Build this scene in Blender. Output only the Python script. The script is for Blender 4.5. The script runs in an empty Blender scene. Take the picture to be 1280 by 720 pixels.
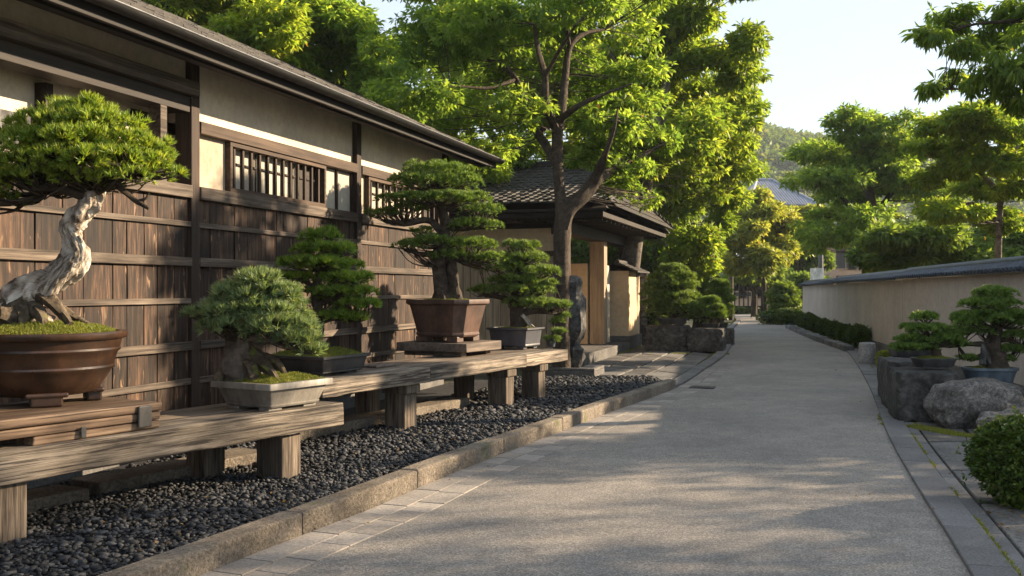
import bpy, bmesh, math, random
import numpy as np
from mathutils import noise as mnoise
from mathutils import Vector, Matrix

rng = np.random.default_rng(7)
random.seed(7)
S = bpy.context.scene
COL = S.collection
R = math.radians

# ------------------------------------------------------------------ camera, sky, sun, exposure
FPX, H, HOR = 1244.0, 1.45, 362.0
cam = bpy.data.cameras.new('camera'); cam.sensor_width = 36; cam.lens = 36*FPX/1280
cam.shift_y = 2/1280; cam.clip_end = 3000; cam.clip_start = .05
co = bpy.data.objects.new('camera', cam); COL.objects.link(co)
co.location = (0, 0, H); co.rotation_euler = (R(90), 0, 0)
S.camera = co

SUN_AZ, SUN_EL = 74, 20
w = bpy.data.worlds.new('World'); S.world = w; w.use_nodes = True
nt = w.node_tree; bg = nt.nodes['Background']
sky = nt.nodes.new('ShaderNodeTexSky'); sky.sky_type = 'NISHITA'; sky.sun_disc = False
sky.sun_elevation = R(SUN_EL); sky.sun_rotation = R(SUN_AZ)
sky.air_density = 1.0; sky.dust_density = 0.4; sky.ozone_density = 1.0
mxs = nt.nodes.new('ShaderNodeMix'); mxs.data_type = 'RGBA'      # bright, even evening haze over the clear sky
mxs.inputs[0].default_value = .93; mxs.inputs[7].default_value = (.76, .85, .99, 1)
nt.links.new(sky.outputs[0], mxs.inputs[6]); nt.links.new(mxs.outputs[2], bg.inputs[0])
bg.inputs[1].default_value = 0.15
sl = bpy.data.lights.new('sun', 'SUN'); sl.energy = 2.5; sl.angle = R(.6); sl.color = (1, .79, .55)
so = bpy.data.objects.new('sun', sl); COL.objects.link(so)
sd = Vector((math.sin(R(SUN_AZ))*math.cos(R(SUN_EL)), math.cos(R(SUN_AZ))*math.cos(R(SUN_EL)), math.sin(R(SUN_EL))))
so.rotation_euler = (-sd).to_track_quat('-Z', 'Y').to_euler(); so.location = (20, 0, 20)
vs = S.view_settings
S.display_settings.display_device = 'sRGB'
vs.view_transform = 'Standard'; vs.look = 'None'; vs.gamma = 1; vs.use_curve_mapping = False
vs.exposure = 2.68
S.cycles.max_bounces = 14; S.cycles.diffuse_bounces = 8

# ------------------------------------------------------------------ measuring helpers
def P(px, py, Y): return np.array(((px-640)/FPX*Y, Y, H-(py-HOR)/FPX*Y))
def G(px, py, z=0.0):
    Y = FPX*(H-z)/(py-HOR); return np.array(((px-640)/FPX*Y, Y, z))
TH = math.atan(.308)                 # the house runs 17 degrees right of the view
UD = np.array((math.sin(TH), math.cos(TH), 0)); VD = np.array((math.cos(TH), -math.sin(TH), 0))
def UV(v, u, z=0): return VD*v+UD*u+np.array((0, 0, z))

# ------------------------------------------------------------------ mesh helpers
class MB:
    def __init__(s): s.V = []; s.F = []; s.T = None
    def add(s, V, F):
        n = len(s.V); s.V += [tuple(map(float, v)) for v in V]; s.F += [tuple(i+n for i in f) for f in F]; return s
    def box(s, x0, x1, y0, y1, z0, z1, M=None, jit=0):
        V = [Vector((x, y, z)) for z in (z0, z1) for y in (y0, y1) for x in (x0, x1)]
        if jit: V = [v+Vector((random.uniform(-jit, jit) for _ in range(3))) for v in V]
        if M is not None: V = [M @ v for v in V]
        return s.add(V, [(0, 2, 3, 1), (4, 5, 7, 6), (0, 1, 5, 4), (2, 6, 7, 3), (0, 4, 6, 2), (1, 3, 7, 5)])
    def hexa(s, V):
        return s.add(V, [(0, 2, 3, 1), (4, 5, 7, 6), (0, 1, 5, 4), (2, 6, 7, 3), (0, 4, 6, 2), (1, 3, 7, 5)])
    def loft(s, rings, cap0=True, cap1=True):
        n = len(rings[0]); V = [v for r in rings for v in r]; F = []
        for k in range(len(rings)-1):
            for i in range(n):
                j = (i+1) % n; F.append((k*n+i, k*n+j, (k+1)*n+j, (k+1)*n+i))
        if cap0: F.append(tuple(reversed(range(n))))
        if cap1: F.append(tuple((len(rings)-1)*n+i for i in range(n)))
        return s.add(V, F)
    def tube(s, pts, rad, n=8, lump=0, twist=0, k=3, seed=0):
        pts = [np.array(p, float) for p in pts]; rings = []
        ref = np.array((0.31, 1, .17)); ref /= np.linalg.norm(ref)
        rr = random.Random(seed); ph = rr.uniform(0, 6); T = []
        for i, p in enumerate(pts):
            t = pts[min(i+1, len(pts)-1)]-pts[max(i-1, 0)]; t = t/(np.linalg.norm(t)+1e-9)
            a = np.cross(t, ref); a /= np.linalg.norm(a)+1e-9; b = np.cross(t, a)
            r = rad[i] if hasattr(rad, '__len__') else rad
            ring = []
            for j in range(n):
                th = 2*math.pi*j/n
                q = r*(1+lump*(.6*math.sin(k*th+twist*i+ph)+.4*math.sin((k+2)*th-twist*.7*i+ph*2)+rr.uniform(-.12, .12))+lump*1.1*mnoise.noise(Vector((math.cos(th+twist*i*.5)*1.9, math.sin(th+twist*i*.5)*1.9, i*.16+seed)))+lump*.6*mnoise.noise(Vector((math.cos(th+twist*i*.5)*5, math.sin(th+twist*i*.5)*5, i*.3+seed))))
                ring.append(p+(a*math.cos(th)+b*math.sin(th))*q)
                w_ = th+twist*i*.5; T.append(.5+.42*mnoise.noise(Vector((math.cos(w_)*2.6, math.sin(w_)*2.6, i*.1+seed*3)))+.38*mnoise.noise(Vector((math.cos(w_)*7, math.sin(w_)*7, i*.16+seed))))
            rings.append(ring)
        s.T = (s.T or [.5]*len(s.V))+T
        return s.loft(rings)
    def lathe(s, prof, n=40, c=(0, 0, 0)):
        return s.loft([[(c[0]+r*math.cos(2*math.pi*i/n), c[1]+r*math.sin(2*math.pi*i/n), c[2]+z) for i in range(n)] for r, z in prof])
    def build(s, name, mat, parent=None, smooth=None, bevel=0, local=False, seg=2):
        me = bpy.data.meshes.new(name)
        V = s.V
        if parent is not None and not local:
            o = parent.location; V = [(v[0]-o[0], v[1]-o[1], v[2]-o[2]) for v in V]
        me.from_pydata(V, [], s.F)
        if s.T is not None and len(s.T) == len(V):
            at = me.attributes.new('tone', 'FLOAT', 'POINT'); at.data.foreach_set('value', np.array(s.T, np.float32))
        bm = bmesh.new(); bm.from_mesh(me); bmesh.ops.recalc_face_normals(bm, faces=bm.faces); bm.to_mesh(me); bm.free()
        if smooth is not None:
            me.shade_smooth(); me.set_sharp_from_angle(angle=R(smooth))
        return link(name, me, mat, parent, bevel, seg)

def link(name, me, mat, parent=None, bevel=0, seg=2):
    ob = bpy.data.objects.new(name, me); COL.objects.link(ob)
    if mat: me.materials.append(mat)
    if parent is not None: ob.parent = parent
    if bevel:
        m = ob.modifiers.new('bevel', 'BEVEL'); m.width = bevel; m.segments = seg; m.limit_method = 'ANGLE'; m.angle_limit = R(35)
    return ob

def np_mesh(name, V, k, mat, parent=None, smooth=False, F=None, tone=None):
    """mesh out of numpy arrays: faces of k corners each"""
    V = np.asarray(V, np.float32).reshape(-1, 3)
    if parent is not None: V = V-np.array(parent.location, np.float32)
    if F is None: F = np.arange(len(V), dtype=np.int32)
    F = np.asarray(F, np.int32).ravel(); nf = len(F)//k
    me = bpy.data.meshes.new(name)
    me.vertices.add(len(V)); me.vertices.foreach_set('co', V.ravel())
    me.loops.add(len(F)); me.loops.foreach_set('vertex_index', F)
    me.polygons.add(nf); me.polygons.foreach_set('loop_start', np.arange(nf, dtype=np.int32)*k)
    me.polygons.foreach_set('loop_total', np.full(nf, k, np.int32))
    if smooth: me.polygons.foreach_set('use_smooth', np.ones(nf, bool))
    me.update(calc_edges=True)
    if tone is not None:
        at = me.attributes.new('tone', 'FLOAT', 'POINT'); at.data.foreach_set('value', np.repeat(tone, len(V)//len(tone)).astype(np.float32))
    return link(name, me, mat, parent)

def tag(o, label=None, cat=None, group=None, kind=None):
    if label: o['label'] = label
    if cat: o['category'] = cat
    if group: o['group'] = group
    if kind: o['kind'] = kind
    return o
def thing(name, loc, label, cat, rotz=0, group=None):
    o = bpy.data.objects.new(name, None); COL.objects.link(o); o.empty_display_size = .1
    o.location = tuple(map(float, loc)); o.rotation_euler = (0, 0, rotz)
    return tag(o, label, cat, group)

# ------------------------------------------------------------------ materials
def new_mat(name):
    m = bpy.data.materials.new(name); m.use_nodes = True
    t = m.node_tree; return m, t, t.nodes['Principled BSDF']
def N(t, typ, **kw):
    n = t.nodes.new(typ)
    for k, v in kw.items():
        if k in n.inputs: n.inputs[k].default_value = v
        else: setattr(n, k, v)
    return n
def ramp(t, fac, stops):
    n = t.nodes.new('ShaderNodeValToRGB'); e = n.color_ramp.elements
    while len(e) < len(stops): e.new(.5)
    for el, (p, c) in zip(e, stops):
        el.position = p; el.color = (*c, 1) if len(c) == 3 else c
    t.links.new(fac, n.inputs[0]); return n.outputs[0]
def mixc(t, fac, a, b, mode='MIX'):
    n = t.nodes.new('ShaderNodeMix'); n.data_type = 'RGBA'; n.blend_type = mode
    for s, v in ((n.inputs[0], fac), (n.inputs[6], a), (n.inputs[7], b)):
        if hasattr(v, 'is_linked'): t.links.new(v, s)
        else: s.default_value = v if not isinstance(v, tuple) else (*v, 1)
    return n.outputs[2]
def coords(t, scale=(1, 1, 1), island=False, kind='Object'):
    tc = t.nodes.new('ShaderNodeTexCoord'); mp = t.nodes.new('ShaderNodeMapping'); mp.inputs['Scale'].default_value = scale
    src = tc.outputs[kind]
    if island:
        ge = t.nodes.new('ShaderNodeNewGeometry'); a = t.nodes.new('ShaderNodeVectorMath'); a.operation = 'MULTIPLY_ADD'
        a.inputs[1].default_value = (37, 23, 51); cb = t.nodes.new('ShaderNodeCombineXYZ')
        for i in range(3): t.links.new(ge.outputs['Random Per Island'], cb.inputs[i])
        t.links.new(cb.outputs[0], a.inputs[0]); t.links.new(src, a.inputs[2]); src = a.outputs[0]
    t.links.new(src, mp.inputs[0]); return mp.outputs[0]
def bump(t, b, h, strength=.5, dist=.01):
    n = t.nodes.new('ShaderNodeBump'); n.inputs['Strength'].default_value = strength; n.inputs['Distance'].default_value = dist
    t.links.new(h, n.inputs['Height']); t.links.new(n.outputs[0], b.inputs['Normal']); return n
def noise(t, vec, scale, detail=6, rough=.6, dist=0):
    n = N(t, 'ShaderNodeTexNoise', Scale=scale, Detail=detail, Roughness=rough, Distortion=dist); t.links.new(vec, n.inputs['Vector']); return n.outputs[0]

def wood(name, axis, cols, rough=.75, stretch=.06, scale=26, isl=.5, bmp=.5, dirt=.5, bd=.006, st=(.3, .5, .72), worn=None, crack=0):
    m, t, b = new_mat(name)
    sc = [1, 1, 1]; sc[axis] = stretch
    v = coords(t, tuple(sc), True)
    g = noise(t, v, scale, 9, .65, .25 if crack else .6)
    g2 = noise(t, v, scale*4, 4, .6)
    c = ramp(t, g, [(st[0], cols[0]), (st[1], cols[1]), (st[2], cols[2])])
    v2 = coords(t, tuple([1.0 if i != axis else .35 for i in range(3)]), True)
    d = noise(t, v2, 2.6, 5, .6)
    dm = ramp(t, d, [(.38, (1-dirt,)*3), (.62, (1, 1, 1))])
    c = mixc(t, 1.0, c, dm, 'MULTIPLY')
    ge = t.nodes.new('ShaderNodeNewGeometry')
    iv = ramp(t, ge.outputs['Random Per Island'], [(0, (1-isl*.6,)*3), (1, (1+isl*.35,)*3)])
    c = mixc(t, 1.0, c, iv, 'MULTIPLY')
    if crack:
        k_ = [1, 1, 1]; k_[axis] = .018
        cn = noise(t, coords(t, tuple(k_), True), 70, 2, .5, .3)
        c = mixc(t, ramp(t, cn, [(crack, (0, 0, 0)), (crack+.05, (.85, .85, .85))]), c, tuple(q*.5 for q in cols[0]))
    if worn:
        wv = coords(t, tuple([1.0 if i != axis else .22 for i in range(3)]), True)
        wn = noise(t, wv, 17, 3, .55, .8)
        c = mixc(t, ramp(t, wn, [(worn[1], (0, 0, 0)), (worn[1]+.09, (.75, .75, .75))]), c, worn[0])
    f = mixc(t, .35, g, g2)
    t.links.new(c, b.inputs['Base Color']); b.inputs['Roughness'].default_value = rough
    b.inputs['Specular IOR Level'].default_value = .3
    bump(t, b, f, bmp, bd)
    return m
def speckle(name, cols, scale=40, rough=.85, bmp=.4, bd=.01, big=1.5, bigamt=.35, isl=0, spec=.3, moss=None, streak=0, fiber=False):
    m, t, b = new_mat(name)
    v = coords(t, (1, 1, 1), isl > 0)
    g = noise(t, v, scale, 8, .7); l = noise(t, v, big, 5, .6)
    if fiber:
        av = t.nodes.new('ShaderNodeAttribute'); av.attribute_name = 'tone'; g = mixc(t, .3, av.outputs['Fac'], g)
    c = ramp(t, g, [(.3, cols[0]), (.5, cols[1]), (.7, cols[2])])
    lm = ramp(t, l, [(.35, (1-bigamt,)*3), (.65, (1+bigamt*.3,)*3)])
    c = mixc(t, 1.0, c, lm, 'MULTIPLY')
    if isl:
        ge = t.nodes.new('ShaderNodeNewGeometry')
        c = mixc(t, 1.0, c, ramp(t, ge.outputs['Random Per Island'], [(0, (1-isl,)*3), (1, (1+isl*.6,)*3)]), 'MULTIPLY')
    if streak:
        sv = coords(t, (3, 3, .22)); sn = noise(t, sv, 2.2, 5, .65)
        c = mixc(t, 1.0, c, ramp(t, sn, [(.4, (1-streak, 1-streak, 1-streak*.95)), (.6, (1.05, 1.05, 1.05))]), 'MULTIPLY')
    if moss:
        k = noise(t, v, moss[1], 6, .65)
        c = mixc(t, ramp(t, k, [(moss[2], (0, 0, 0)), (moss[2]+.1, (1, 1, 1))]), c, moss[0])
    t.links.new(c, b.inputs['Base Color']); b.inputs['Roughness'].default_value = rough; b.inputs['Specular IOR Level'].default_value = spec
    bump(t, b, g, bmp, bd); return m
def leafmat(name, c0, c1, c2, trans=.35, rough=.5, tcol=None, clump=.5):
    m, t, b = new_mat(name)
    ge = t.nodes.new('ShaderNodeNewGeometry')
    av = t.nodes.new('ShaderNodeAttribute'); av.attribute_name = 'tone'
    mm = t.nodes.new('ShaderNodeMath'); mm.operation = 'MULTIPLY_ADD'; mm.inputs[1].default_value = .35
    m2 = t.nodes.new('ShaderNodeMath'); m2.operation = 'MULTIPLY'; m2.inputs[1].default_value = .65
    t.links.new(av.outputs['Fac'], m2.inputs[0]); t.links.new(ge.outputs['Random Per Island'], mm.inputs[0]); t.links.new(m2.outputs[0], mm.inputs[2])
    c = ramp(t, mm.outputs[0], [(.03, (.17, .11, .04)), (.09, c0), (.5, c1), (.9, c2)])
    n = noise(t, coords(t), clump, 3, .5)
    c = mixc(t, 1.0, c, ramp(t, n, [(.35, (.75, .8, .75)), (.65, (1.25, 1.15, 1.0))]), 'MULTIPLY')
    t.links.new(c, b.inputs['Base Color']); b.inputs['Roughness'].default_value = rough; b.inputs['Specular IOR Level'].default_value = .35
    tr = t.nodes.new('ShaderNodeBsdfTranslucent'); mx = t.nodes.new('ShaderNodeMixShader'); mx.inputs[0].default_value = trans
    tc = mixc(t, 1.0, c, tcol or (1.8, 1.65, .75), 'MULTIPLY')
    t.links.new(tc, tr.inputs[0])
    t.links.new(b.outputs[0], mx.inputs[1]); t.links.new(tr.outputs[0], mx.inputs[2])
    t.links.new(mx.outputs[0], t.nodes['Material Output'].inputs[0])
    return m
def glaze(name, c0, c1, rough=.35, scale=6, spec=.5):
    m, t, b = new_mat(name)
    v = coords(t); n = noise(t, v, scale, 6, .65); n2 = noise(t, v, 60, 4)
    st_ = noise(t, coords(t, (1, 1, .35)), 9, 6, .7)
    c = mixc(t, 1.0, ramp(t, n, [(.35, c0), (.65, c1)]), ramp(t, st_, [(.35, (.62, .62, .62)), (.55, (1, 1, 1)), (.72, (1.45, 1.42, 1.38))]), 'MULTIPLY')
    t.links.new(c, b.inputs['Base Color'])
    t.links.new(ramp(t, st_, [(.35, (rough*1.3,)*3), (.65, (rough*.85,)*3)]), b.inputs['Roughness'])
    b.inputs['Specular IOR Level'].default_value = spec
    bump(t, b, n2, .12, .004); return m

M = {}
M['board'] = wood('dark_boards', 2, ((.009, .005, .003), (.045, .0235, .013), (.135, .074, .041)), .7, .08, 30, .95, .8, .6, .006, (.38, .52, .68), ((.25, .15, .085), .63))
M['rail'] = wood('weathered_rail', 1, ((.04, .029, .021), (.12, .09, .066), (.22, .175, .135)), .75, .03, 40, .3, .6, .5, .006, (.36, .5, .66), crack=.64)
M['post'] = wood('post_wood', 2, ((.014, .008, .005), (.042, .025, .016), (.085, .054, .036)), .7, .05, 26, .4, .5, .4)
M['beam'] = wood('beam_wood', 1, ((.028, .016, .01), (.075, .046, .028), (.13, .085, .055)), .7, .05, 26, .3, .5, .4)
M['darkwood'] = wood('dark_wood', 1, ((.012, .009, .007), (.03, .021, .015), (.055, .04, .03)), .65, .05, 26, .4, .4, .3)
M['bench'] = wood('bench_timber', 1, ((.05, .039, .031), (.22, .178, .133), (.36, .3, .232)), .8, .03, 40, .25, 1, .65, .014, (.38, .48, .62), crack=.58)
M['benchtop'] = wood('bench_top', 1, ((.07, .052, .04), (.22, .168, .12), (.32, .255, .185)), .75, .03, 36, .4, .7, .45, .008, (.36, .5, .64), crack=.62)
M['leg'] = wood('bench_leg', 2, ((.05, .038, .029), (.16, .123, .09), (.27, .212, .155)), .85, .06, 30, .3, .9, .55, .01, (.36, .5, .64), crack=.63)
M['stand'] = wood('stand_wood', 1, ((.06, .034, .02), (.2, .125, .075), (.34, .235, .15)), .65, .03, 36, .35, .6, .55, .008, (.36, .5, .64), crack=.63)
M['stand2'] = wood('stand_grey', 1, ((.06, .045, .035), (.17, .13, .1), (.27, .22, .165)), .75, .05, 20, .3, .6, .5)
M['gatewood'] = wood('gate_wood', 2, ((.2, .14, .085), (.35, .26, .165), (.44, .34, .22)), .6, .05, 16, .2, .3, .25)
M['plaster'] = speckle('plaster', ((.5, .425, .325), (.6, .52, .405), (.66, .575, .455)), 14, .9, .12, .004, 1.2, .18)
M['plaster_low'] = speckle('plaster_dimmed_for_sun', ((.33, .275, .2), (.41, .34, .25), (.47, .395, .3)), 14, .9, .15, .004, 1.6, .25)  # same plaster as above: sunlit lower panels coloured darker, shaded upper band paler
M['plaster2'] = speckle('ochre_plaster', ((.5, .36, .21), (.58, .43, .265), (.63, .48, .31)), 12, .9, .12, .004, 1.2, .2)
M['wallplaster'] = speckle('garden_wall_plaster', ((.39, .325, .265), (.46, .39, .32), (.51, .435, .36)), 10, .9, .15, .004, .9, .15, streak=0)
M['paper'] = speckle('paper_pane', ((.36, .325, .26), (.42, .38, .305), (.46, .42, .35)), 20, .8, .05, .002, 2, .2)
M['blackwood'] = wood('black_wood', 1, ((.006, .005, .004), (.013, .01, .008), (.026, .02, .015)), .7, .05, 26, .3, .4, .3)
M['gutter'] = glaze('gutter_metal', (.006, .006, .006), (.012, .011, .01), .38, 8, .35)
M['rooftile'] = speckle('roof_shingle', ((.02, .018, .016), (.04, .036, .031), (.075, .064, .052)), 18, .7, .5, .01, 2, .4, .15)
M['bluetile'] = speckle('blue_grey_tile', ((.012, .02, .032), (.026, .04, .06), (.06, .08, .11)), 16, .45, .3, .006, 2, .4, .35, .4)
M['farroof'] = speckle('far_roof', ((.2, .22, .27), (.27, .29, .34), (.33, .35, .4)), 3, .6, .1, .01, .3, .2)
M['kerb'] = speckle('kerb_stone', ((.075, .062, .048), (.21, .175, .135), (.36, .305, .24)), 45, .9, 1, .025, 2.2, .5, .2, .3, ((.1, .105, .04), 2.2, .6))
M['tilestone'] = speckle('paving_setts', ((.17, .15, .13), (.27, .24, .205), (.36, .32, .275)), 50, .85, .5, .008, 2, .25, .25)
M['granite'] = speckle('granite_edge', ((.075, .072, .068), (.145, .138, .13), (.22, .208, .196)), 60, .85, .4, .006, 2, .3, .15)
M['flag'] = speckle('flagstones', ((.06, .058, .055), (.14, .132, .122), (.22, .207, .19)), 30, .85, .7, .012, 1.5, .45, .35, .3, ((.07, .08, .025), 1.6, .62))
M['block'] = speckle('dark_stone', ((.022, .022, .021), (.065, .062, .056), (.15, .14, .125)), 12, .9, .8, .03, 2.4, .5, 0, .3, ((.05, .06, .018), 2.2, .63))
M['boulder'] = speckle('boulder_stone', ((.035, .032, .03), (.14, .127, .112), (.32, .295, .265)), 28, .88, .9, .02, 2.2, .55)
M['palestone'] = speckle('pale_stone', ((.12, .115, .105), (.26, .25, .23), (.38, .365, .34)), 30, .9, .8, .01, 3, .4)
M['statue'] = speckle('statue_stone', ((.025, .025, .025), (.1, .097, .09), (.2, .19, .175)), 12, .9, 1, .04, 3, .5)
M['bark'] = speckle('bark', ((.018, .013, .009), (.06, .044, .03), (.12, .09, .062)), 14, .9, 1, .03, 2, .4)
M['barkgrey'] = speckle('bark_grey', ((.05, .04, .032), (.13, .105, .082), (.22, .18, .145)), 12, .9, 1, .03, 2, .4)
M['deadwood'] = speckle('deadwood', ((.1, .075, .055), (.37, .31, .245), (.62, .56, .47)), 30, .85, 1, .02, 5, .4, fiber=True)
M['root'] = speckle('mossy_root', ((.03, .022, .014), (.1, .075, .048), (.22, .17, .115)), 18, .9, 1, .03, 4, .4, 0, .3, ((.13, .15, .02), 7, .55))
M['moss'] = speckle('moss', ((.06, .075, .012), (.15, .165, .025), (.27, .25, .045)), 30, .95, .8, .02, 5, .4)
M['mossblade'] = leafmat('moss_blades', (.07, .1, .012), (.16, .19, .025), (.28, .27, .05), .2, .7)
M['soil'] = speckle('soil', ((.03, .025, .016), (.06, .052, .03), (.1, .09, .045)), 16, .95, .8, .03, .8, .35, 0, .2, ((.06, .08, .018), 1.0, .5))
M['bedsoil'] = speckle('gravel_bed', ((.01, .01, .011), (.025, .025, .027), (.05, .05, .052)), 40, .9, .8, .02)
M['pebble'] = speckle('pebbles', ((.018, .019, .02), (.042, .043, .045), (.085, .086, .086)), 14, .68, .4, .004, .8, .4, .85, .22)
M['fine_pine'] = leafmat('pine_bright', (.08, .15, .02), (.19, .28, .035), (.33, .39, .065), .35, .5)
M['blue_pine'] = leafmat('pine_blue', (.065, .115, .055), (.15, .22, .1), (.27, .34, .17), .3, .5)
M['lime_pine'] = leafmat('pine_lime', (.06, .125, .014), (.135, .23, .026), (.25, .35, .045), .3, .5)
M['deep_pine'] = leafmat('pine_deep', (.045, .1, .02), (.115, .2, .04), (.21, .3, .065), .3, .5)
M['mid_pine'] = leafmat('pine_mid', (.055, .11, .026), (.13, .21, .05), (.22, .31, .08), .3, .5)
M['leaf'] = leafmat('leaf_green', (.08, .16, .032), (.15, .25, .052), (.24, .33, .075), .62, .5)
M['leafy'] = leafmat('leaf_yellow', (.1, .18, .032), (.178, .27, .046), (.28, .343, .062), .6, .5)
M['leafdark'] = leafmat('leaf_dark', (.07, .13, .03), (.125, .2, .045), (.185, .26, .06), .5, .5)
M['leafgold'] = leafmat('leaf_gold', (.14, .19, .05), (.23, .28, .07), (.34, .35, .09), .5, .5)
M['hedge'] = leafmat('hedge', (.03, .06, .01), (.065, .115, .017), (.13, .18, .03), .25, .45)
M['wood_far'] = leafmat('far_wood', (.065, .12, .035), (.11, .175, .045), (.18, .21, .055), .3, .6, None, .05)
M['brownglaze'] = glaze('brown_glaze', (.022, .011, .006), (.06, .03, .016), .3)
M['greyglaze'] = glaze('grey_clay', (.14, .125, .105), (.2, .182, .152), .6)
M['blackglaze'] = glaze('black_clay', (.03, .03, .031), (.055, .054, .055), .45)
M['redclay'] = glaze('red_clay', (.055, .03, .021), (.11, .062, .044), .5)
M['navyclay'] = glaze('navy_clay', (.035, .037, .045), (.065, .068, .078), .45)
M['blueglaze'] = glaze('blue_glaze', (.06, .085, .11), (.11, .14, .17), .35)
M['iron'] = glaze('iron', (.02, .019, .018), (.045, .042, .04), .6, 12)
M['metal'] = glaze('grey_metal', (.07, .072, .075), (.11, .113, .117), .45)
M['white'] = glaze('white_board', (.6, .6, .58), (.7, .7, .68), .6)
M['farwall'] = speckle('far_wall', ((.4, .27, .17), (.48, .33, .22), (.54, .38, .26)), 2, .9, .05, .01, .3, .2)

# road: worn asphalt with pale aggregate
def road_mat():
    m, t, b = new_mat('asphalt')
    v = coords(t)
    vo = N(t, 'ShaderNodeTexVoronoi', Scale=110.0); t.links.new(v, vo.inputs['Vector'])
    n1 = noise(t, v, 160, 4, .7); n2 = noise(t, v, .7, 6, .6); n3 = noise(t, v, 5, 5, .65)
    c = ramp(t, vo.outputs['Color'], [(.1, (.1, .091, .08)), (.5, (.215, .194, .168)), (.9, (.42, .382, .33))])
    c = mixc(t, .4, c, ramp(t, n1, [(.35, (.1, .091, .08)), (.65, (.32, .29, .25))]))
    c = mixc(t, 1.0, c, ramp(t, n2, [(.3, (.72, .72, .73)), (.7, (1.12, 1.1, 1.06))]), 'MULTIPLY')
    c = mixc(t, 1.0, c, ramp(t, n3, [(.35, (.85, .85, .85)), (.65, (1.08, 1.08, 1.08))]), 'MULTIPLY')
    t.links.new(c, b.inputs['Base Color']); b.inputs['Roughness'].default_value = .8; b.inputs['Specular IOR Level'].default_value = .35
    bump(t, b, mixc(t, .5, vo.outputs['Distance'], n1), .5, .006)
    return m
M['road'] = road_mat()

# ------------------------------------------------------------------ foliage generators
def unit(a): return a/(np.linalg.norm(a, axis=-1, keepdims=True)+1e-9)
def perp_frame(d):
    r = rng.normal(size=d.shape); a = unit(np.cross(d, r)); return a, np.cross(d, a)

def pad_points(pads, n, zmin=-.35, inner=.75, cull=.55, soft=False):
    """points and outward directions on a set of ellipsoid pads [(c, r3)]"""
    C = np.array([p[0] for p in pads]); Rr = np.array([p[1] for p in pads])
    area = Rr[:, 0]*Rr[:, 1]+.6*Rr[:, 2]*(Rr[:, 0]+Rr[:, 1]); pr = area/area.sum()
    k = rng.choice(len(pads), n, p=pr)
    d = unit(rng.normal(size=(n, 3))); low = d[:, 2] < zmin; d[low, 2] *= -1
    rr = inner+(1.05-inner)*rng.random((n, 1))**.6
    if soft: rr = 1.32*rng.random((n, 1))**.5
    p = C[k]+d*Rr[k]*rr
    nn = unit(d/Rr[k])
    if cull:
        keep = np.ones(n, bool)
        for i in range(len(pads)):
            q = (((p-C[i])/Rr[i])**2).sum(1); keep &= ~((q < cull**2) & (k != i))
        p, nn = p[keep], nn[keep]
    return p, nn

def needles(p, d, L, wd, k=11, spread=.75):
    n = len(p)
    p = np.repeat(p, k, 0); d = np.repeat(d, k, 0)
    a, b = perp_frame(d); th = rng.random((n*k, 1))*2*np.pi; s = spread*np.sqrt(rng.random((n*k, 1)))*1.25
    dd = unit(d+(a*np.cos(th)+b*np.sin(th))*s)
    l = L*(.65+.5*rng.random((n*k, 1)))
    sd_, _ = perp_frame(dd)
    h = sd_*wd*.5
    V = np.stack([p-h, p+h, p+dd*l], 1)
    return V.reshape(-1, 3)

def leaves(p, d, L, wr=.32, k=7, droop=.5, spread=1.0):
    n = len(p); p = np.repeat(p, k, 0); d = np.repeat(d, k, 0)
    r = rng.normal(size=(n*k, 3)); r[:, 2] *= .6
    dd = unit(d*.55+unit(r)*spread+np.array((0, 0, -droop)))
    l = L*(.6+.6*rng.random((n*k, 1)))
    s = unit(np.cross(dd, np.array((0, 0, 1.0))+.6*rng.normal(size=(n*k, 3))))
    up = np.cross(s, dd)
    b0 = p+dd*l*.12
    V = np.stack([b0, b0+dd*l*.5+s*l*wr*.5+up*l*.06, b0+dd*l-up*l*.1, b0+dd*l*.5-s*l*wr*.5+up*l*.06], 1)
    return V.reshape(-1, 3)

def layer(px, py, rx, ry, D, m=6, fy=.85, off=0):
    """a tier of foliage: many small clumps spread over a flat ellipsoid"""
    s = D/FPX; c = P(px, py, D+off); Rx = rx*s; Hh = ry*s; out = [(c-np.array((0, 0, Hh*.25)), np.array((Rx*.6, Rx*.6*fy, Hh*.6)))]
    n = max(6, int(round(3.2*m*max(1, rx/38))))
    for i in range(n):
        a = i*2.39996+rng.uniform(-.3, .3); q = math.sqrt((i+.7)/n)*.84; r = Rx*rng.uniform(.2, .3)*max(.75, 1.1-.004*rx)
        out.append((c+np.array((math.cos(a)*Rx*q, math.sin(a)*Rx*q*fy, (rng.uniform(-.3, .3)+.35*(1-q*q)-.25*q)*Hh)), np.array((r, r, min(r*.75, Hh*.62)))))
    return out

def bez(pts, n=4):
    """Catmull-Rom through points"""
    pts = [np.array(p, float) for p in pts]; q = [2*pts[0]-pts[1]]+pts+[2*pts[-1]-pts[-2]]; out = []
    for i in range(1, len(q)-2):
        for j in range(n):
            t = j/n; a, b, c, d = q[i-1], q[i], q[i+1], q[i+2]
            out.append(.5*((2*b)+(-a+c)*t+(2*a-5*b+4*c-d)*t*t+(-a+3*b-3*c+d)*t**3))
    out.append(pts[-1]); return out

# ------------------------------------------------------------------ THE SETTING: ground, road, kerbs
g = MB(); g.add([(-700, -60, -.012), (700, -60, -.012), (700, 1500, -.012), (-700, 1500, -.012)], [(0, 1, 2, 3)])
tag(g.build('ground', M['soil']), kind='structure')

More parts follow.
